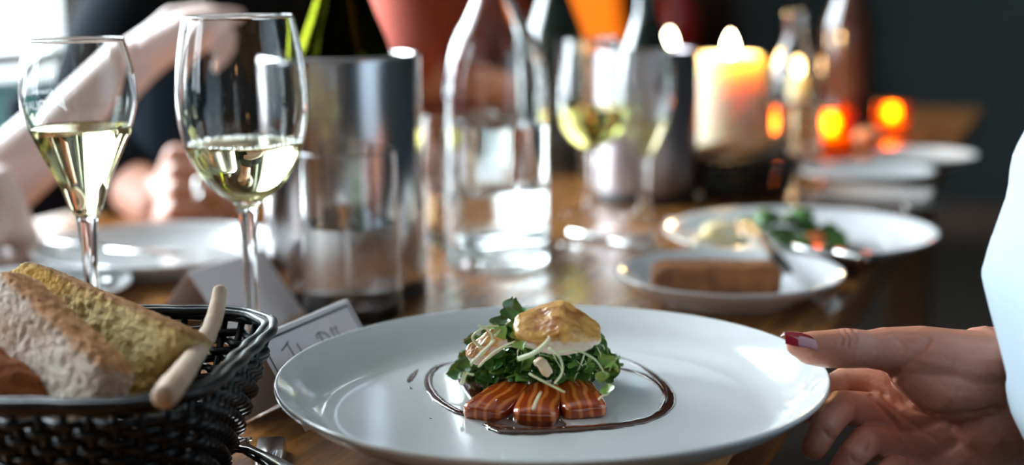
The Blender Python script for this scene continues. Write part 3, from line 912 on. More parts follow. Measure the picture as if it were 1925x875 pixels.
# ------------------------------------------------------------------ candles
def flame_at(parent, z, s=1.0, power=1.2):
    v, f = lathe(smoothprof([(0, 0), (.005 * s, .004 * s), (.0075 * s, .013 * s), (.0055 * s, .022 * s), (.0022 * s, .029 * s), (0, .033 * s)], 5), 20)
    fl = mk('flame', v, f, M['flame'], parent, True, (0, 0, z))
    pl = bpy.data.lights.new('candle_light', 'POINT'); pl.energy = power; pl.color = (1.0, .55, .20); pl.shadow_soft_size = .012
    po = bpy.data.objects.new('candle_light', pl); COL.objects.link(po); po.parent = parent; po.location = (0, 0, z + .02 * s)
    v, f = tube([(0, 0, z - .01), (0.0005, 0, z - .002), (.0015, 0, z + .006 * s)], .0009, 6); mk('wick', v, f, M['wick'], parent)
def pillar(label, loc, r, h, s=1.0, power=1.2):
    g = thing('pillar_candle', label, 'candle', loc)
    v, f = lathe([(0, 0), (r - .002, 0), (r, .002), (r, h * .5), (r, h - .006), (r - .004, h), (r - .008, h - .003), (r - .014, h - .012), (0, h - .015)], 64)
    mk('wax', v, f, M['wax'], g)
    flame_at(g, h - .004, s, power)
    return g
p = onz(1370, 303, 0)
pillar('thick ivory pillar candle burning brightly on the table', (p.x, p.y, T), .042, .136, .95, 3.0)
p = onz(1258, 262, 0)
pillar('small burning candle behind the darker cooler', (p.x, p.y, T), .022, .128, 1.0, .5)
p = onz(1502, 245, 0)
pillar('small burning candle behind the blurred carafe', (p.x, p.y, T), .022, .085, .8, .5)
def votive(label, loc, s=1.0):
    g = thing('votive_candle', label, 'candle', loc)
    v, f = lathe([(0, 0), (.026 * s, 0), (.03 * s, .004), (.032 * s, .055 * s), (.030 * s, .055 * s), (.028 * s, .006), (0, .006)], 40); mk('holder', v, f, M['amber'], g)
    v, f = lathe([(0, .007), (.024 * s, .007), (.024 * s, .022 * s), (0, .021 * s)], 32); mk('wax', v, f, M['wax'], g)
    flame_at(g, .022 * s, .85 * s, .5)
    return g
p = onz(1560, 284, 0); votive('amber glass votive candle in front of the brown bottle', (p.x, p.y, T))
p = onz(1675, 250, 0); votive('amber glass votive candle at the far right of the table', (p.x, p.y, T), .8)

# ------------------------------------------------------------------ plates behind
def plate_thing(name, label, loc, R_, rim=.016, m='porcelain2', cat='plate'):
    g = thing(name, label, cat, loc)
    k = R_ / .14
    prof = smoothprof([(0, .001), (.07 * k, .001), (.078 * k, 0), (.084 * k, 0), (.088 * k, .003), (.115 * k, rim * .45), (.138 * k, rim), (.14 * k, rim + .001), (.138 * k, rim + .0025), (.112 * k, rim * .62), (.092 * k, .0062), (.08 * k, .0050), (0, .0048)], 4)
    v, f = lathe(prof, 96); mk('dish', v, f, M[m], g)
    return g
p = onz(1373, 519, .016); bp = p
plate_thing('side_plate', 'white side plate with a dark bread slab right of the centre', (p.x, p.y, T), .0835, .018)
o = lump('rye_bread', (.094, .034, .024), M['rye'], .0012, 150, 14, power=6, seed=9)
q = onz(1350, 520, .02); o.location = (q.x - .002, q.y, T + .0185); o.rotation_euler = (0, 0, -.06)
tag(o, 'dark brown bread slab lying on the side plate', 'bread')
p = onz(1497, 447, .016) + Vector((.008, .028, 0)); dp = p
plate_thing('dinner_plate', 'white dinner plate with herbs behind the side plate', (p.x, p.y, T), .117, .016)
# herb bunch: curly leaves
hb = thing('herb_bunch', 'curly dark green herb bunch on the far dinner plate', 'herb', (dp.x - .008, dp.y - .012, T + .0055))
hr = random.Random(3)
for k in range(46):
    me_v, me_f = [], []
    a = hr.uniform(0, 2 * PI); q = hr.random() ** .6
    c = Vector((.034 * q * math.cos(a) + (.010 if k % 3 else -.022), .022 * q * math.sin(a), .006 + .026 * (1 - q * q) * hr.random()))
    v, f = ico((0, 0, 0), hr.uniform(.006, .010), 2, (1, 1, .55))
    v = [Vector(x) * (1 + .45 * noise.noise(Vector(x) * 330 + c * 900)) + c for x in v]
    mk('herb_leaf', v, f, M['herb'], hb)
for (px, py, sz, lab) in ((1365, 452, .034, 'yellow potato piece on the far dinner plate'), (1330, 462, .022, 'small pale potato piece on the far dinner plate')):
    o = lump('potato', (sz, sz * .8, sz * .7), M['egg'], .001, 120, 10, power=2.4, seed=int(px))
    q = onz(px, py, .02); o.location = (q.x, q.y + .03, T + .0075 + sz * .33)
    tag(o, lab, 'potato')
for i, (px, py, sz, lab) in enumerate(((1562, 452, .014, 'orange carrot cube beside the herbs'), (1545, 462, .012, 'small orange carrot cube on the far dinner plate'))):
    o = lump('carrot_piece', (sz * 1.4, sz, sz), M['carrot'], .0006, 150, 8, power=4, seed=i)
    q = onz(px, py, .015); o.location = (q.x, q.y + .03, T + .014); o.rotation_euler = (0, 0, .4 * i)
    tag(o, lab, 'carrot')
p = onz(300, 462, .016)
plate_thing('dinner_plate', 'white plate in front of the diner in black', (p.x, p.y, T), .105, .016)
lp_ = p
p = onz(60, 540, .012)
plate_thing('side_plate', 'small white plate half hidden behind the bread', (p.x, p.y, T), .073, .012)
p = onz(1630, 322, .012); plate_thing('dinner_plate', 'far dinner plate beside the table edge', (p.x, p.y, T), .075, .012)
p = onz(1735, 292, .012); plate_thing('side_plate', 'farthest small plate near the table corner', (p.x, p.y, T), .064, .012)
o = lump('bread_roll', (.04, .032, .026), M['egg'], .001, 100, 10, power=2.2, seed=4)
q = onz(1680, 285, 0); o.location = (q.x - .02, q.y + .05, T + .013); tag(o, 'pale bread roll between the far plates', 'bread')

# ------------------------------------------------------------------ cutlery
def strip(path, widths, thick, normal=Vector((0, 0, 1))):
    P = [Vector(p) for p in path]
    v, f = [], []
    n = len(P)
    for i in range(n):
        t = (P[min(i + 1, n - 1)] - P[max(i - 1, 0)]).normalized()
        x = normal.cross(t).normalized()
        for (a, b) in ((-.5, -.35), (-.42, .5), (.42, .5), (.5, -.35)):
            v.append(P[i] + x * a * widths[i] + normal * b * thick)
    for i in range(n - 1):
        for k in range(4):
            f.append((i * 4 + k, i * 4 + (k + 1) % 4, (i + 1) * 4 + (k + 1) % 4, (i + 1) * 4 + k))
    f += [(3, 2, 1, 0), tuple((n - 1) * 4 + k for k in range(4))]
    return v, f
def knife(label, a, b, za=.004, zb=.004):
    a, b = Vector(a), Vector(b); a.z = T + za; b.z = T + zb
    L = (b - a)
    g = thing('table_knife', label, 'knife', a)
    pts = [L * k for k in (0, .02, .2, .4, .43)]
    v, f = strip(pts, [.012, .016, .015, .011, .010], .006); mk('handle', v, f, M['cutlery'], g)
    pts = [L * k for k in (.42, .5, .7, .9, .97, 1)]
    v, f = strip(pts, [.009, .017, .018, .015, .009, .002], .002); mk('blade', v, f, M['cutlery'], g)
    return g
def fork(label, a, b, za=.004, zb=.006, w_=.024):
    a, b = Vector(a), Vector(b); a.z = T + za; b.z = T + zb
    L = b - a; x = Vector((0, 0, 1)).cross(L).normalized()
    g = thing('table_fork', label, 'fork', a)
    hp = [L * k + Vector((0, 0, .006 * math.sin(PI * k))) for k in (0, .03, .3, .55, .66, .72)]
    v, f = strip(hp, [.010, .016, .011, .007, .013, w_], .0026); mk('handle', v, f, M['cutlery'], g)
    for k in range(4):
        o_ = x * (k - 1.5) * w_ / 3.6
        v, f = strip([L * .71 + o_ + Vector((0, 0, .005)), L * .8 + o_ + Vector((0, 0, .003)), L * .92 + o_ + Vector((0, 0, .004)), L + o_ + Vector((0, 0, .007))], [.0045, .0036, .0032, .0014], .0022)
        mk('tine', v, f, M['cutlery'], g)
    return g
knife('bright knife resting on the plate of the diner in black', onz(88, 462, .022), onz(345, 478, .022), .024, .021)
fork('silver fork lying left of the blurred place card', onz(316, 517, 0), onz(150, 570, 0))
fork('fork with reddish reflections in the shade beside the bread basket', onz(580, 932, 0), onz(385, 852, 0))
knife('knife standing out white left of the large plate front', onz(511, 846, 0), onz(490, 1010, 0))
fork('fork lying across the side plate toward the far plate', onz(1475, 520, .02), onz(1405, 438, .02), .022, .022)
knife('knife with orange reflections between the two right plates', onz(1640, 487, .02), onz(1490, 462, .02), .020, .021)
fork('fork lying on the wood right of the carafe', onz(1050, 470, 0), onz(1235, 468, 0))
knife('knife lying behind the right fork', onz(1075, 445, 0), onz(1250, 476, 0))
knife('knife near the far right table edge', onz(1775, 398, 0), onz(1600, 402, 0))
# folded napkin near the far right
nk = thing('napkin', 'folded pale napkin by the far right table edge', 'napkin', onz(1640, 378, 0), (0, 0, RANG))
for k in range(2):
    v, f = bevbox(-.035 + .004 * k, .035, -.06, .06 - .006 * k, .001 + .005 * k, .005 + .005 * k, .0018); mk('fold', v, f, M['napkin'], nk)

nk = thing('napkin', 'bright white napkin lying left of the foreground bread basket', 'napkin', onz(-25, 872, 0), (0, 0, .5))
for k in range(2):
    v, f = bevbox(-.05 + .004 * k, .05, -.045, .045 - .006 * k, .001 + .005 * k, .005 + .005 * k, .0018); mk('fold', v, f, M['napkin_white'], nk)

# ------------------------------------------------------------------ place cards
def tent_card(label, r0, r1, hgt, spread, m_front, side=1, back=None):
    """Folded card: ridge from r0 to r1; the front face falls toward the side."""
    r0, r1 = Vector(r0), Vector(r1)
    L = r1 - r0; u = L.normalized()
    nrm = Vector((u.y, -u.x, 0)) * side
    g = thing('place_card', label, 'place card', (r0.x, r0.y, T))
    th = .0005
    def face(sgn):
        a, b = Vector((0, 0, hgt)), L.copy(); b.z = 0; b += Vector((0, 0, hgt))
        dn = nrm * sgn * (spread if sgn > 0 or back is None else back) - Vector((0, 0, hgt - .0006))
        k = nrm * sgn * th
        q = [a, b, b + dn, a + dn]
        return q + [x + k for x in q], [(0, 1, 2, 3), (7, 6, 5, 4), (0, 4, 5, 1), (1, 5, 6, 2), (2, 6, 7, 3), (3, 7, 4, 0)]
    v, f = face(1); mk('front_panel', v, f, m_front, g, False)
    v, f = face(-1); mk('back_panel', v, f, M['card_back'], g, False)
    return g, L, nrm, hgt, spread
R1 = onz(651, 563, .050); Ra = onz(518, 619, .050)
udir = (R1 - Ra).normalized()
R0 = R1 - udir * .098
cardg, L, nrm, hgt, spr = tent_card('place card with a handwritten name behind the large plate', R0, R1, .05, .030, M['card'], 1, .010)
ua = (R1 - Ra).length
def cardpt(a, b, lift=.0007):
    """a: share along the visible ridge, b: down the front face."""
    p = (Ra - R0) + udir * ua * a
    k = b * .37
    return Vector((p.x, p.y, hgt)) + nrm * spr * k - Vector((0, 0, hgt * k)) + nrm * lift
def ribbon(pts, w_):
    fn = (nrm * hgt + Vector((0, 0, spr))).normalized()
    P = [cardpt(a, b) for a, b in pts]
    return strip(P, [w_] * len(P), .0003, fn)
a_lo = -(.098 - ua) / ua
bord = [ribbon([(a_lo + .04, .16), (.965, .16)], .0013), ribbon([(.965, .16), (.965, 2.5)], .0011), ribbon([(a_lo + .04, .16), (a_lo + .04, 2.5)], .0011), ribbon([(a_lo + .04, 2.5), (.965, 2.5)], .0011)]
v, f = merge(*bord); mk('border', v, f, M['ink'], cardg, False)
letters = [
    [(-.07, .57), (.0, .49), (.053, .41)], [(.028, .45), (.034, .75), (.036, 1.0), (.015, 1.14), (-.03, 1.10)],
    [(.075, .88), (.08, 1.02), (.10, 1.05), (.115, 1.0)], [(.112, .88), (.122, 1.05)],
    [(.13, .56), (.142, .8), (.155, 1.04)], [(.19, .88), (.198, 1.04)], [(.182, .78), (.186, .80)],
    [(.25, .90), (.225, .90), (.22, 1.0), (.24, 1.05), (.262, .98)], [(.252, .88), (.268, 1.05)],
    [(.435, .54), (.445, .8), (.455, 1.04)], [(.40, .68), (.395, .57), (.44, .52), (.51, .60), (.55, .80), (.53, .97), (.455, 1.04)],
    [(.575, .88), (.58, 1.02), (.60, 1.05), (.612, 1.0)], [(.61, .88), (.62, 1.05)],
    [(.625, .62), (.605, .54), (.598, .62), (.625, .9), (.645, 1.16)], [(.60, .84), (.655, .82)],
    [(.685, .63), (.665, .55), (.655, .63), (.68, .9), (.70, 1.16)], [(.655, .84), (.71, .82)],
    [(.725, .86), (.733, 1.0), (.757, 1.0)], [(.762, .84), (.758, 1.05), (.735, 1.22)]]
v, f = merge(*[ribbon(l_, .0007) for l_ in letters]); mk('lettering', v, f, M['ink'], cardg, False)
q0, q1 = onz(352, 513, .045), onz(462, 479, .045)
tent_card('blank blurred place card behind the wine glass stem', q0, q0 + (q1 - q0).normalized() * .085, .045, .036, M['card'], 1)

# ------------------------------------------------------------------ bread basket
def rrect(hx, hy, rc, n):
    """Rounded rectangle, n points evenly spaced along it."""
    pts = []
    for (cx, cy, a0) in ((hx - rc, hy - rc, 0), (-hx + rc, hy - rc, 90), (-hx + rc, -hy + rc, 180), (hx - rc, -hy + rc, 270)):
        for k in range(13):
            a = math.radians(a0 + 90 * k / 12)
            pts.append((cx + rc * math.cos(a), cy + rc * math.sin(a)))
    pts = np.array(pts + [pts[0]])
    s = np.concatenate([[0], np.cumsum(np.hypot(*np.diff(pts, axis=0).T))])
    q = np.linspace(0, s[-1], n, endpoint=False)
    return np.stack([np.interp(q, s, pts[:, 0]), np.interp(q, s, pts[:, 1])], 1)
def basket(label, loc, rotz, hx, hy, rc, h, taper, rows, stakes, sr, m='wicker'):
    g = thing('bread_basket', label, 'basket', loc, (0, 0, rotz))
    def ring(z, n, off=None):
        k = taper + (1 - taper) * (z / h) ** .8
        p = rrect(hx * k, hy * k, rc * k, n)
        if off is not None:
            d = p / np.linalg.norm(p, axis=1)[:, None]
            p = p + d * off[:, None]
        return [Vector((x, y, z)) for x, y in p]
    n = stakes * 4
    for i in range(rows):
        z = .006 + (h - .014) * i / (rows - 1)
        off = sr * 1.25 * np.cos(np.arange(n) * PI / 4 + (PI if i % 2 else 0))
        v, f = tube(ring(z, n, off), sr * 1.05, 6, True, flat=None)
        mk('weaver', v, f, M[m], g)
    rngs = [ring(h * q, stakes) for q in (0.03, .3, .6, .98)]
    for k in range(stakes):
        v, f = tube([r_[k] for r_ in rngs], sr * .95, 6); mk('stake', v, f, M[m], g)
    for (dz, dr, rr) in ((0, 0, 1.6), (.0032, .0026, 1.15), (.0030, -.0026, 1.15)):
        nn = 120
        v, f = tube(ring(h + dz * .6, nn, np.full(nn, dr) + .0006 * np.sin(np.arange(nn) * 2 * PI / 6 + dr * 900)), sr * rr, 8, True)
        mk('rim_strand', v, f, M[m], g)
    b = rrect(hx * taper, hy * taper, rc * taper, 60)
    v = [(x, y, .001) for x, y in b] + [(x, y, .006) for x, y in b]
    f = [tuple(range(59, -1, -1)), tuple(range(60, 120))] + [(k, (k + 1) % 60, 60 + (k + 1) % 60, 60 + k) for k in range(60)]
    mk('base', v, f, M[m], g, False)
    return g
BC = Vector((-.1865, .650, T))
BH = .068
basket('black woven bread basket holding bread slices in the left foreground', BC, -.10, .060, .082, .042, BH, .60, 13, 44, .0021)

# bread in the basket
def bread_slice(name, label, size, m, center, xa, za, seed, power=5, crust=None, shape=None, cat='bread', disp=.0016, nsc=90):
    o = lump(name, size, M[m], disp, nsc, 56, crust=crust, power=power, seed=seed, shape=shape)
    orient(o, center, xa, za)
    return tag(o, label, cat)
def edge_crust(u, w_):
    return min(1, max(0, (u.z - .80) * 7 + .5 * noise.noise(w_ * 200)))
a_, b_ = at(30, 502, .712), at(335, 703, .640)
bread_slice('bread_slice', 'tall yellow bread wedge standing in the basket', (.122, .022, .042), 'bread_yellow', (a_ + b_) / 2 + Vector((0, 0, -.004)), b_ - a_, Vector((.46, .22, .86)), 2, 13, edge_crust,
            lambda w_, u: Vector((w_.x + (.010 * u.z if u.x < 0 else .004 * u.z), w_.y, w_.z * (.84 + .30 * u.x))), disp=.0010, nsc=330) #=.0009, nsc=160)
a_, b_ = at(20, 590, .660), at(200, 760, .605)
bread_slice('bread_slice', 'floury white bread slice at the left of the basket', (.105, .020, .056), 'bread_white', (a_ + b_) / 2 + Vector((-.010, .008, -.008)), b_ - a_, Vector((.40, .12, .90)), 7, 9, edge_crust, disp=.0012, nsc=300)
def heel_crust(u, w_):
    return min(1, max(0, (max(u.z, -u.y * .9) - .45) * 5 + .4 * noise.noise(w_ * 120)))
a_, b_ = at(-75, 672, .640), at(70, 770, .622)
bread_slice('bread_heel', 'dark golden bread heel leaning at the front left of the basket', (.075, .026, .050), 'bread_crust', (a_ + b_) / 2 + Vector((-.006, .0, -.010)), b_ - a_, Vector((.5, -.1, .85)), 12, 2.8, heel_crust)
bp_ = [at(414, 540, .690), at(408, 580, .682), at(395, 620, .668), at(372, 660, .648), at(345, 700, .610), at(318, 735, .583), at(307, 750, .572)]
Q = spline(bp_, 6)
rr = list(np.interp(np.linspace(0, 1, len(Q)), [0, .03, .1, .5, .85, .96, 1], [.0020, .0032, .0036, .0046, .0056, .0052, .003]))
rr = [r * (1 + .10 * noise.noise(q * 160)) for r, q in zip(rr, Q)]
v, f = tube(Q, rr, 14)
tag(mk('breadstick', v, f, M['breadstick']), 'thin pale breadstick leaning over the basket rim', 'breadstick')

p = onz(1402, 372, 0)
basket('dark woven bread basket in front of the pillar candle', (p.x, p.y + .02, T), .3, .054, .046, .035, .042, .8, 7, 28, .0018)
for i, (dx, dz, a, lab) in enumerate(((.014, .044, -.55, 'pale bread slice tilted in the far basket'), (-.03, .040, -.2, 'second pale bread slice in the far basket'))):
    o = lump('bread_slice', (.075, .018, .034), M['bread_white'], .0010, 90, 12, crust=edge_crust, power=4, seed=30 + i)
    orient(o, (p.x + dx, p.y + .015 + .022 * i, T + dz), Vector((.9, .1, -a * .75)), Vector((.1, -.7, .8))); tag(o, lab, 'bread')

# ------------------------------------------------------------------ people
def head(parent, c, r, face, m_skin, m_hair, long=0.0):
    """Head with a face turned along face, sitting at c (centre)."""
    fx = Vector(face).normalized(); up = Vector((0, 0, 1)); sx = up.cross(fx).normalized()
    def P(f_, s_, u_): return c + fx * f_ * r + sx * s_ * r + up * u_ * r
    chains = [[(P(0, 0, .15), r * .80), (P(.12, 0, -.35), r * .62), (P(.30, 0, -.80), r * .34)], [(P(-.18, 0, .2), r * .78)],
              [(P(.82, 0, .12), r * .07), (P(.98, 0, -.18), r * .13)], [(P(.80, .12, -.24), r * .09), (P(.80, -.12, -.24), r * .09)],
              [(P(.70, .18, -.52), r * .11), (P(.76, 0, -.52), r * .13), (P(.70, -.18, -.52), r * .11)],
              [(P(-.05, .80, -.02), r * .14), (P(-.02, .80, -.28), r * .09)], [(P(-.05, -.80, -.02), r * .14), (P(-.02, -.80, -.28), r * .09)],
              [(P(-.1, 0, -.6), r * .50), (P(-.2, 0, -1.7), r * .52)]]
    h = flesh('head', chains, .006, 3, m_skin, parent)
    for s in (-.32, .32):
        v, f = ico(P(.70, s, .10), r * .13, 2); e = mk('eye', v, f, M['eye'], parent, world=True)
    ch = [[(P(-.15, 0, .45), r * .82), (P(-.35, 0, .0), r * .80), (P(-.45, 0, -.5), r * .55)], [(P(-.1, .45, .3), r * .5), (P(-.25, .62, -.3), r * .35)], [(P(-.1, -.45, .3), r * .5), (P(-.25, -.62, -.3), r * .35)]]
    if long:
        ch.append([(P(-.5, .35, -.5), r * .42), (P(-.45, .5, -1.4), r * .40), (P(-.1, .6, -1.4 - long), r * .25)])
        ch.append([(P(-.5, -.35, -.5), r * .42), (P(-.45, -.5, -1.4), r * .40), (P(-.1, -.6, -1.4 - long), r * .25)])
    flesh('hair', ch, .008, 3, m_hair, parent)

def curled_hand(wrist, knuck_c, across, out, palm, s=1.0, curl=1.0):
    """Chains of a loosely closed hand: wrist, knuckle centre, across (toward the little finger), out (finger direction), palm normal."""
    A, O, N = Vector(across).normalized(), Vector(out).normalized(), Vector(palm).normalized()
    K = Vector(knuck_c)
    ch = []
    for i, (ln, rr) in enumerate(((.92, .0086), (1.0, .0088), (.95, .0084), (.76, .0074))):
        k = K + A * (i - 1.5) * .0195 * s - O * abs(i - 1.2) * .004
        ch.append([(Vector(wrist) + A * (i - 1.5) * .011 * s, .017 * s), ((Vector(wrist) + k) / 2 + A * (i - 1.5) * .004, .0135 * s), (k, .0115 * s)])
        p1 = k + (O * .75 + N * .65 * curl).normalized() * .040 * ln * s
        p2 = p1 + (O * -.15 + N * 1.0 * curl).normalized() * .026 * ln * s
        p3 = p2 + (O * -.9 + N * .35 * curl).normalized() * .021 * ln * s
        ch.append([(k, .0105 * s), (p1, rr * s), (p2, rr * .93 * s), (p3, rr * .80 * s)])
    t0 = Vector(wrist) - A * .022 * s + O * .020 * s + N * .006
    t1 = t0 - A * .018 * s + O * .034 * s + N * .014
    t2 = t1 + A * .006 * s + O * .030 * s + N * .012
    t3 = t2 + A * .014 * s + O * .018 * s + N * .006
    ch.append([(Vector(wrist), .015 * s), (t0, .016 * s), (t1, .0118 * s), (t2, .0100 * s), (t3, .0080 * s)])
    return ch

F_ = Vector((-RN[0], -RN[1], 0)); D_ = Vector((RD[0], RD[1], 0)); UP = Vector((0, 0, 1))
def seated(name_label, pelvis, lean, m_top, m_legs, m_skin, m_hair, arms, sleeves, hair_long=0.0, ring=None):
    """A seated diner facing across the table; arms: chains of skin, sleeves: chains of cloth."""
    g = thing('person', name_label, 'person', (pelvis.x, pelvis.y, 0))
    pe = Vector((pelvis.x, pelvis.y, .55))
    chest = pe + UP * .40 + F_ * lean
    neck = chest + UP * .17 + F_ * lean * .2
    sl, srr = chest + UP * .10 + D_ * .155, chest + UP * .10 - D_ * .155
    torso = [[(pe + D_ * .07, .125), (pe + UP * .18 + D_ * .055 + F_ * lean * .5, .118), (chest + D_ * .08, .115), (sl, .065)],
             [(pe - D_ * .07, .125), (pe + UP * .18 - D_ * .055 + F_ * lean * .5, .118), (chest - D_ * .08, .115), (srr, .065)], [(chest, .12), (neck, .06)]]
    flesh('top', torso + sleeves(sl, srr), .009, 4, m_top, g)
    legs = []
    for s in (-1, 1):
        hip = pe + D_ * .09 * s - UP * .03
        knee = hip + F_ * .40; knee.z = .50
        ank = knee - F_ * .03; ank.z = .08
        legs.append([(hip, .095), (knee, .065), (ank, .045), (ank + F_ * .14 - UP * .035, .038)])
    flesh('trousers', legs, .010, 4, m_legs, g)
    flesh('arms_and_hands', arms(sl, srr), .0028, 4, m_skin, g)
    head(g, neck + UP * .20 + F_ * .03, .105, F_ - UP * .2, m_skin, m_hair, hair_long)
    return g

# diner in black
handc = at(352, 372, 1.400)
wristA = at(305, 392, 1.445); knA = at(338, 338, 1.405)
def arms_a(sl, sr_):
    el_r = ts(.30, .86, T + .055)
    w2 = ts(.62, .66, T + .03)
    return [[(el_r + UP * .01, .036), (wristA, .026)]] + curled_hand(wristA, knA, Vector(VR * .1 - VU * 1.0 - VF * .25), Vector(VR * .72 + VU * .55 - VF * .25), Vector(VR * .75 - VU * .62 + VF * .15), .98, 1.0) + \
           [[(ts(.95, .84, T + .06), .036), (w2, .026)]] + curled_hand(w2, w2 - D_ * .05 + F_ * .05 + UP * .01, UP * -.3 - F_ * .5 - D_ * .3, F_ - D_ * .5, -UP, .95)
def sleeves_a(sl, sr_):
    el_r = ts(.30, .86, T + .055)
    return [[(sr_, .062), (el_r + UP * .02, .050), (el_r * .45 + wristA * .55 + UP * .004, .041)], [(sl, .062), (ts(.95, .84, T + .06), .050), (ts(.80, .75, T + .05), .042)]]
pa = seated('person in a black top with a clasped fist and ring on the table', ts(.88, 1.08), .05, M['black_cloth'], M['navy_cloth'], M['skin_tan'], M['hair_dark'], arms_a, sleeves_a)
rc = at(373, 357, 1.372)
v, f = tube([rc + Vector(VU) * .0105 * math.cos(a) + Vector(VF) * .0105 * math.sin(a) for a in np.linspace(0, 2 * PI, 28, endpoint=False)], .0022, 8, True)
mk('ring', v, f, M['cutlery'], pa, world=True)

# diner in rust red
def arms_b(sl, sr_):
    w1, w2 = ts(1.28, .66, T + .035), ts(1.62, .66, T + .035)
    return [[(ts(1.2, .88, T + .07), .036), (w1, .026)]] + curled_hand(w1, w1 + F_ * .07, -UP, F_ + D_ * .3, D_ - UP * .3, .95) + \
           [[(ts(1.75, .88, T + .07), .036), (w2, .026)]] + curled_hand(w2, w2 + F_ * .07, -UP, F_ - D_ * .3, -D_ - UP * .3, .95)
def sleeves_b(sl, sr_):
    return [[(sr_, .062), (ts(1.2, .88, T + .09), .052)], [(sl, .062), (ts(1.75, .88, T + .09), .052)]]
seated('person in a rust red top behind the green bottle', ts(1.48, 1.06), .06, M['red_cloth'], M['navy_cloth'], M['skin_tan'], M['hair_dark'], arms_b, sleeves_b, 1.3)

# diner at the left, bare forearm raised
def arms_d(sl, sr_):
    el = at(-75, 410, 1.33); wr = at(262, 112, 1.36); kn = at(345, 50, 1.375)
    w2 = at(-45, 400, 1.25); k2 = at(28, 395, 1.235)
    up1 = sl + Vector((0, 0, -.03))
    return [[(up1, .042), (el, .036), (el * .45 + wr * .55, .033), (wr, .0225)]] + curled_hand(wr, kn, Vector(-VU * .3 + VF), Vector(VR * .78 + VU * .62), Vector(VR * .5 - VU * .6 - VF * .2), .95, .7) + \
           [[(at(-260, 430, 1.26), .034), (w2, .026)]] + curled_hand(w2, k2, Vector(-VU * .75 + VF * .5), Vector(VR * .9 - VU * .45), Vector(-VU * .9 - VR * .45), 1.0, .9)
def sleeves_d(sl, sr_):
    return [[(sl, .062), (sl + Vector((.08, .02, -.08)), .055)], [(sr_, .062), (at(-560, 380, 1.22), .05), (at(-260, 430, 1.26), .042)]]
seated('person at the left with a raised bare forearm and a hand by the knife', ts(-.12, 1.12), .04, M['grey_cloth'], M['navy_cloth'], M['skin_pale'], M['hair_blond'], arms_d, sleeves_d, .6)

# ------------------------------------------------------------------ server: hand on the plate, pale shirt
belly = at(2512, 560, .60)
sv = thing('person', 'person in a pale blue shirt setting down the large plate, red thumbnail', 'person', (belly.x + .1, belly.y, 0))
hip = belly + Vector((.085, 0, -.17)); chest = belly + Vector((.10, .0, .20)); neck = chest + Vector((-.06, 0, .20))
shR, shL = chest + Vector((.0, .17, .12)), chest + Vector((.0, -.17, .12))
elR = at(2330, 640, .80); wrR = at(1905, 742, .722)
flesh('shirt', [[(hip + Vector((0, .04, 0)), .130), (belly + Vector((0, .02, 0)), .138), (chest + Vector((0, .06, 0)), .125), (shR, .07)], [(hip - Vector((0, .04, 0)), .130), (belly - Vector((0, .0, 0)), .140), (chest - Vector((0, .06, 0)), .125), (shL, .07)],
                [(chest, .12), (neck, .062)], [(shR, .07), (shR * .45 + elR * .55, .060)], [(shL, .07), (shL + Vector((.06, -.05, -.28)), .055)]], .007, 5, M['shirt'], sv)
flesh('trousers', [[(hip + Vector((.03, s * .08, -.06)), .11), (hip + Vector((.02, s * .09, -.34)), .075), (Vector((hip.x + .06, hip.y + s * .09, .09))), ] if False else
                   [(hip + Vector((.03, s * .08, -.06)), .115), (hip + Vector((.0, s * .09, -.34)), .075), (Vector((hip.x + .06, hip.y + s * .09, .09)), .048), (Vector((hip.x - .07, hip.y + s * .09, .045)), .04)] for s in (-1, 1)], .010, 4, M['black_cloth'], sv)
head(sv, neck + Vector((-.05, 0, .19)), .105, Vector((-.9, .2, -.4)), M['skin'], M['hair_dark'], .4)

H = lambda x, y, d, r: (at(x, y, d), r)
# palm facing the camera, thumb over the rim, other fingers curled under the plate
MCPs = {'index': (1668, 742, .738), 'middle': (1664, 788, .732), 'ring': (1690, 842, .727), 'little': (1730, 905, .722)}
hand = [
    # forearm and wrist
    [(elR, .042), H(2060, 700, .752, .034), H(1930, 700, .728, .0225)],
    [(elR, .042), H(2060, 770, .750, .034), H(1930, 775, .724, .0225)],
    [H(1930, 700, .728, .0225), H(1850, 672, .722, .0165)], [H(1930, 775, .724, .0225), H(1850, 810, .72, .020)],
    # palm
    [H(1900, 700, .726, .020), H(1790, 705, .730, .0165), H(1690, 742, .738, .0115)],
    [H(1900, 740, .724, .020), H(1790, 765, .730, .0150), H(1684, 792, .733, .0115)],
    [H(1900, 780, .722, .020), H(1800, 815, .726, .0155), H(1705, 845, .728, .0115)],
    [H(1890, 810, .720, .019), H(1810, 865, .722, .0160), H(1740, 905, .723, .0110)],
    [H(1790, 740, .734, .014), H(1790, 850, .728, .014)],
    # thenar and thumb
    [H(1890, 690, .722, .0175), H(1800, 686, .712, .0180), H(1728, 668, .706, .0150), H(1668, 657, .702, .0112), H(1630, 657, .699, .0094), H(1592, 655, .696, .0100), H(1556, 657, .694, .0094), H(1523, 655, .692, .0084), H(1500, 649, .691, .0060)],
    [H(1850, 740, .716, .016), H(1770, 730, .708, .0155), H(1712, 694, .706, .0120)],
    # index running under the plate
    [H(1690, 742, .738, .0108), H(1640, 722, .746, .0096), H(1592, 720, .750, .0088), H(1545, 745, .746, .0080), H(1510, 772, .738, .0072)],
    # middle
    [H(1684, 790, .734, .0108), H(1630, 772, .731, .0096), H(1580, 766, .722, .0088), H(1566, 782, .704, .0080), H(1551, 803, .694, .0076), H(1530, 843, .691, .0064)],
    # ring
    [H(1712, 850, .728, .0106), H(1668, 840, .724, .0094), H(1626, 832, .715, .0086), H(1616, 844, .699, .0078), H(1602, 858, .689, .0074), H(1578, 893, .686, .0062)],
    # little
    [H(1752, 915, .723, .0098), H(1716, 900, .719, .0086), H(1682, 884, .710, .0078), H(1670, 892, .697, .0070), H(1654, 904, .689, .0066), H(1632, 936, .687, .0056)],
]
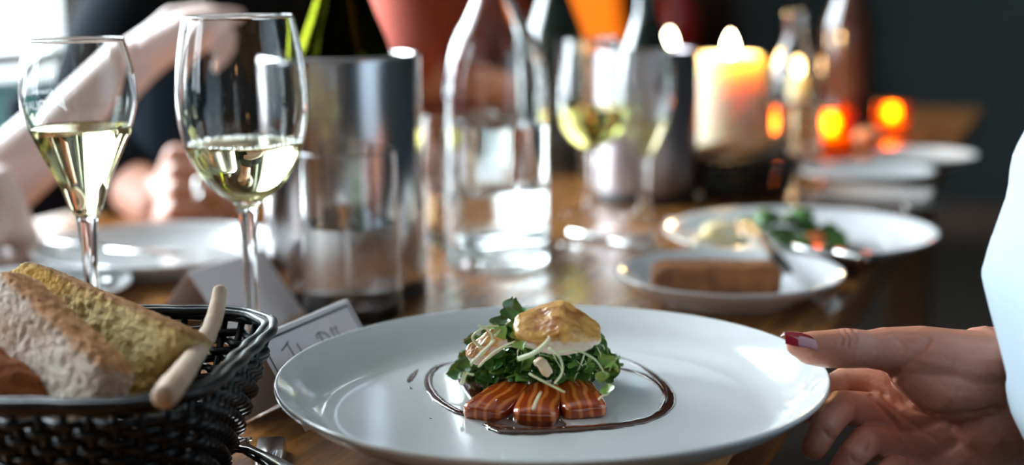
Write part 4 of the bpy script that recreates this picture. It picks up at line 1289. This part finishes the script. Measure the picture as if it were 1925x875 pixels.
CREASES = [([(1690, 700), (1672, 716), (1690, 745), (1715, 768), (1750, 779), (1790, 782), (1835, 777), (1872, 768)], 4.0, .0016),
           ([(1640, 745), (1655, 765), (1680, 795), (1700, 835), (1712, 880)], 3.5, .0013),
           ([(1660, 742), (1690, 778), (1725, 805), (1760, 828)], 3.0, .0009),
           ([(1668, 700), (1700, 690), (1730, 664), (1748, 640)], 3.5, .0009),
           ([(1688, 640), (1700, 655), (1694, 672)], 3.0, .0005),
           ([(1578, 618), (1585, 634), (1581, 650)], 2.0, .0008), ([(1590, 618), (1597, 635), (1593, 650)], 2.0, .0008), ([(1603, 618), (1609, 634), (1605, 646)], 2.0, .0006),
           ([(1592, 755), (1598, 775), (1592, 798)], 2.5, .0007), ([(1632, 812), (1638, 832), (1632, 850)], 2.5, .0007),
           ([(1551, 812), (1558, 822), (1570, 826)], 2.5, .0006), ([(1600, 860), (1606, 868), (1616, 872)], 2.5, .0006)]
def crease(me):
    n = len(me.vertices)
    co = np.empty(n * 3); me.vertices.foreach_get('co', co); co = co.reshape(-1, 3)
    no = np.empty(n * 3); me.vertex_normals.foreach_get('vector', no); no = no.reshape(-1, 3)
    q = co - CAM
    d = q @ VF
    px = 962.5 + FPX * (q @ VR) / d; py = 437.5 - FPX * (q @ VU) / d
    front = np.clip(-(no * (q / np.linalg.norm(q, axis=1)[:, None])).sum(1) * 3, 0, 1) * (px < 1960)
    disp = np.zeros(n)
    for pts, wd, dep in CREASES:
        pts = np.array([tuple(p)[:2] for p in spline([(a, b, 0) for a, b in pts], 8)])
        m2 = np.full(n, 1e9)
        for (x0, y0), (x1, y1) in zip(pts[:-1], pts[1:]):
            L2 = (x1 - x0) ** 2 + (y1 - y0) ** 2 + 1e-9
            t = np.clip(((px - x0) * (x1 - x0) + (py - y0) * (y1 - y0)) / L2, 0, 1)
            m2 = np.minimum(m2, (px - x0 - t * (x1 - x0)) ** 2 + (py - y0 - t * (y1 - y0)) ** 2)
        disp = np.maximum(disp, dep * np.exp(-m2 / (2 * wd * wd)))
    co -= no * (disp * front)[:, None]
    me.vertices.foreach_set('co', co.ravel()); me.update()
flesh('arm_and_hand', hand, .0010, 4, M['skin'], sv, crease)
# thumbnail
nu = (at(1478, 627, .688) - at(1541, 640, .693)).normalized()
nn_ = Vector(VU * .86 - VF * .42 - VR * .12); nn_ = (nn_ - nu * nn_.dot(nu)).normalized(); ns = nn_.cross(nu)
nc = at(1510, 631, .6855)
v, f = [], []
NI, NJ = 12, 10
for i in range(NI + 1):
    t = i / NI * 2 - 1
    hw = .0062 * (1 - max(0, t - .25) ** 2 * .75) * (1 - max(0, -t - .55) ** 2 * 1.6)
    for j in range(NJ + 1):
        s = j / NJ * 2 - 1
        v.append(nc + nu * .0092 * (t + (.06 * (1 - s * s) if t > .9 else 0)) + ns * hw * s + nn_ * (-.0034 * s * s - .0012 * t * t + .0006))
for i in range(NI):
    for j in range(NJ):
        a = i * (NJ + 1) + j
        f.append((a, a + 1, a + NJ + 2, a + NJ + 1))
NV = len(v)
v += [p - nn_ * .0007 for p in v]
f += [tuple(NV + i for i in reversed(q)) for q in f]
o = mk('thumbnail', v, f, M['nail'], sv, world=True); o['label'] = 'glossy red thumbnail'
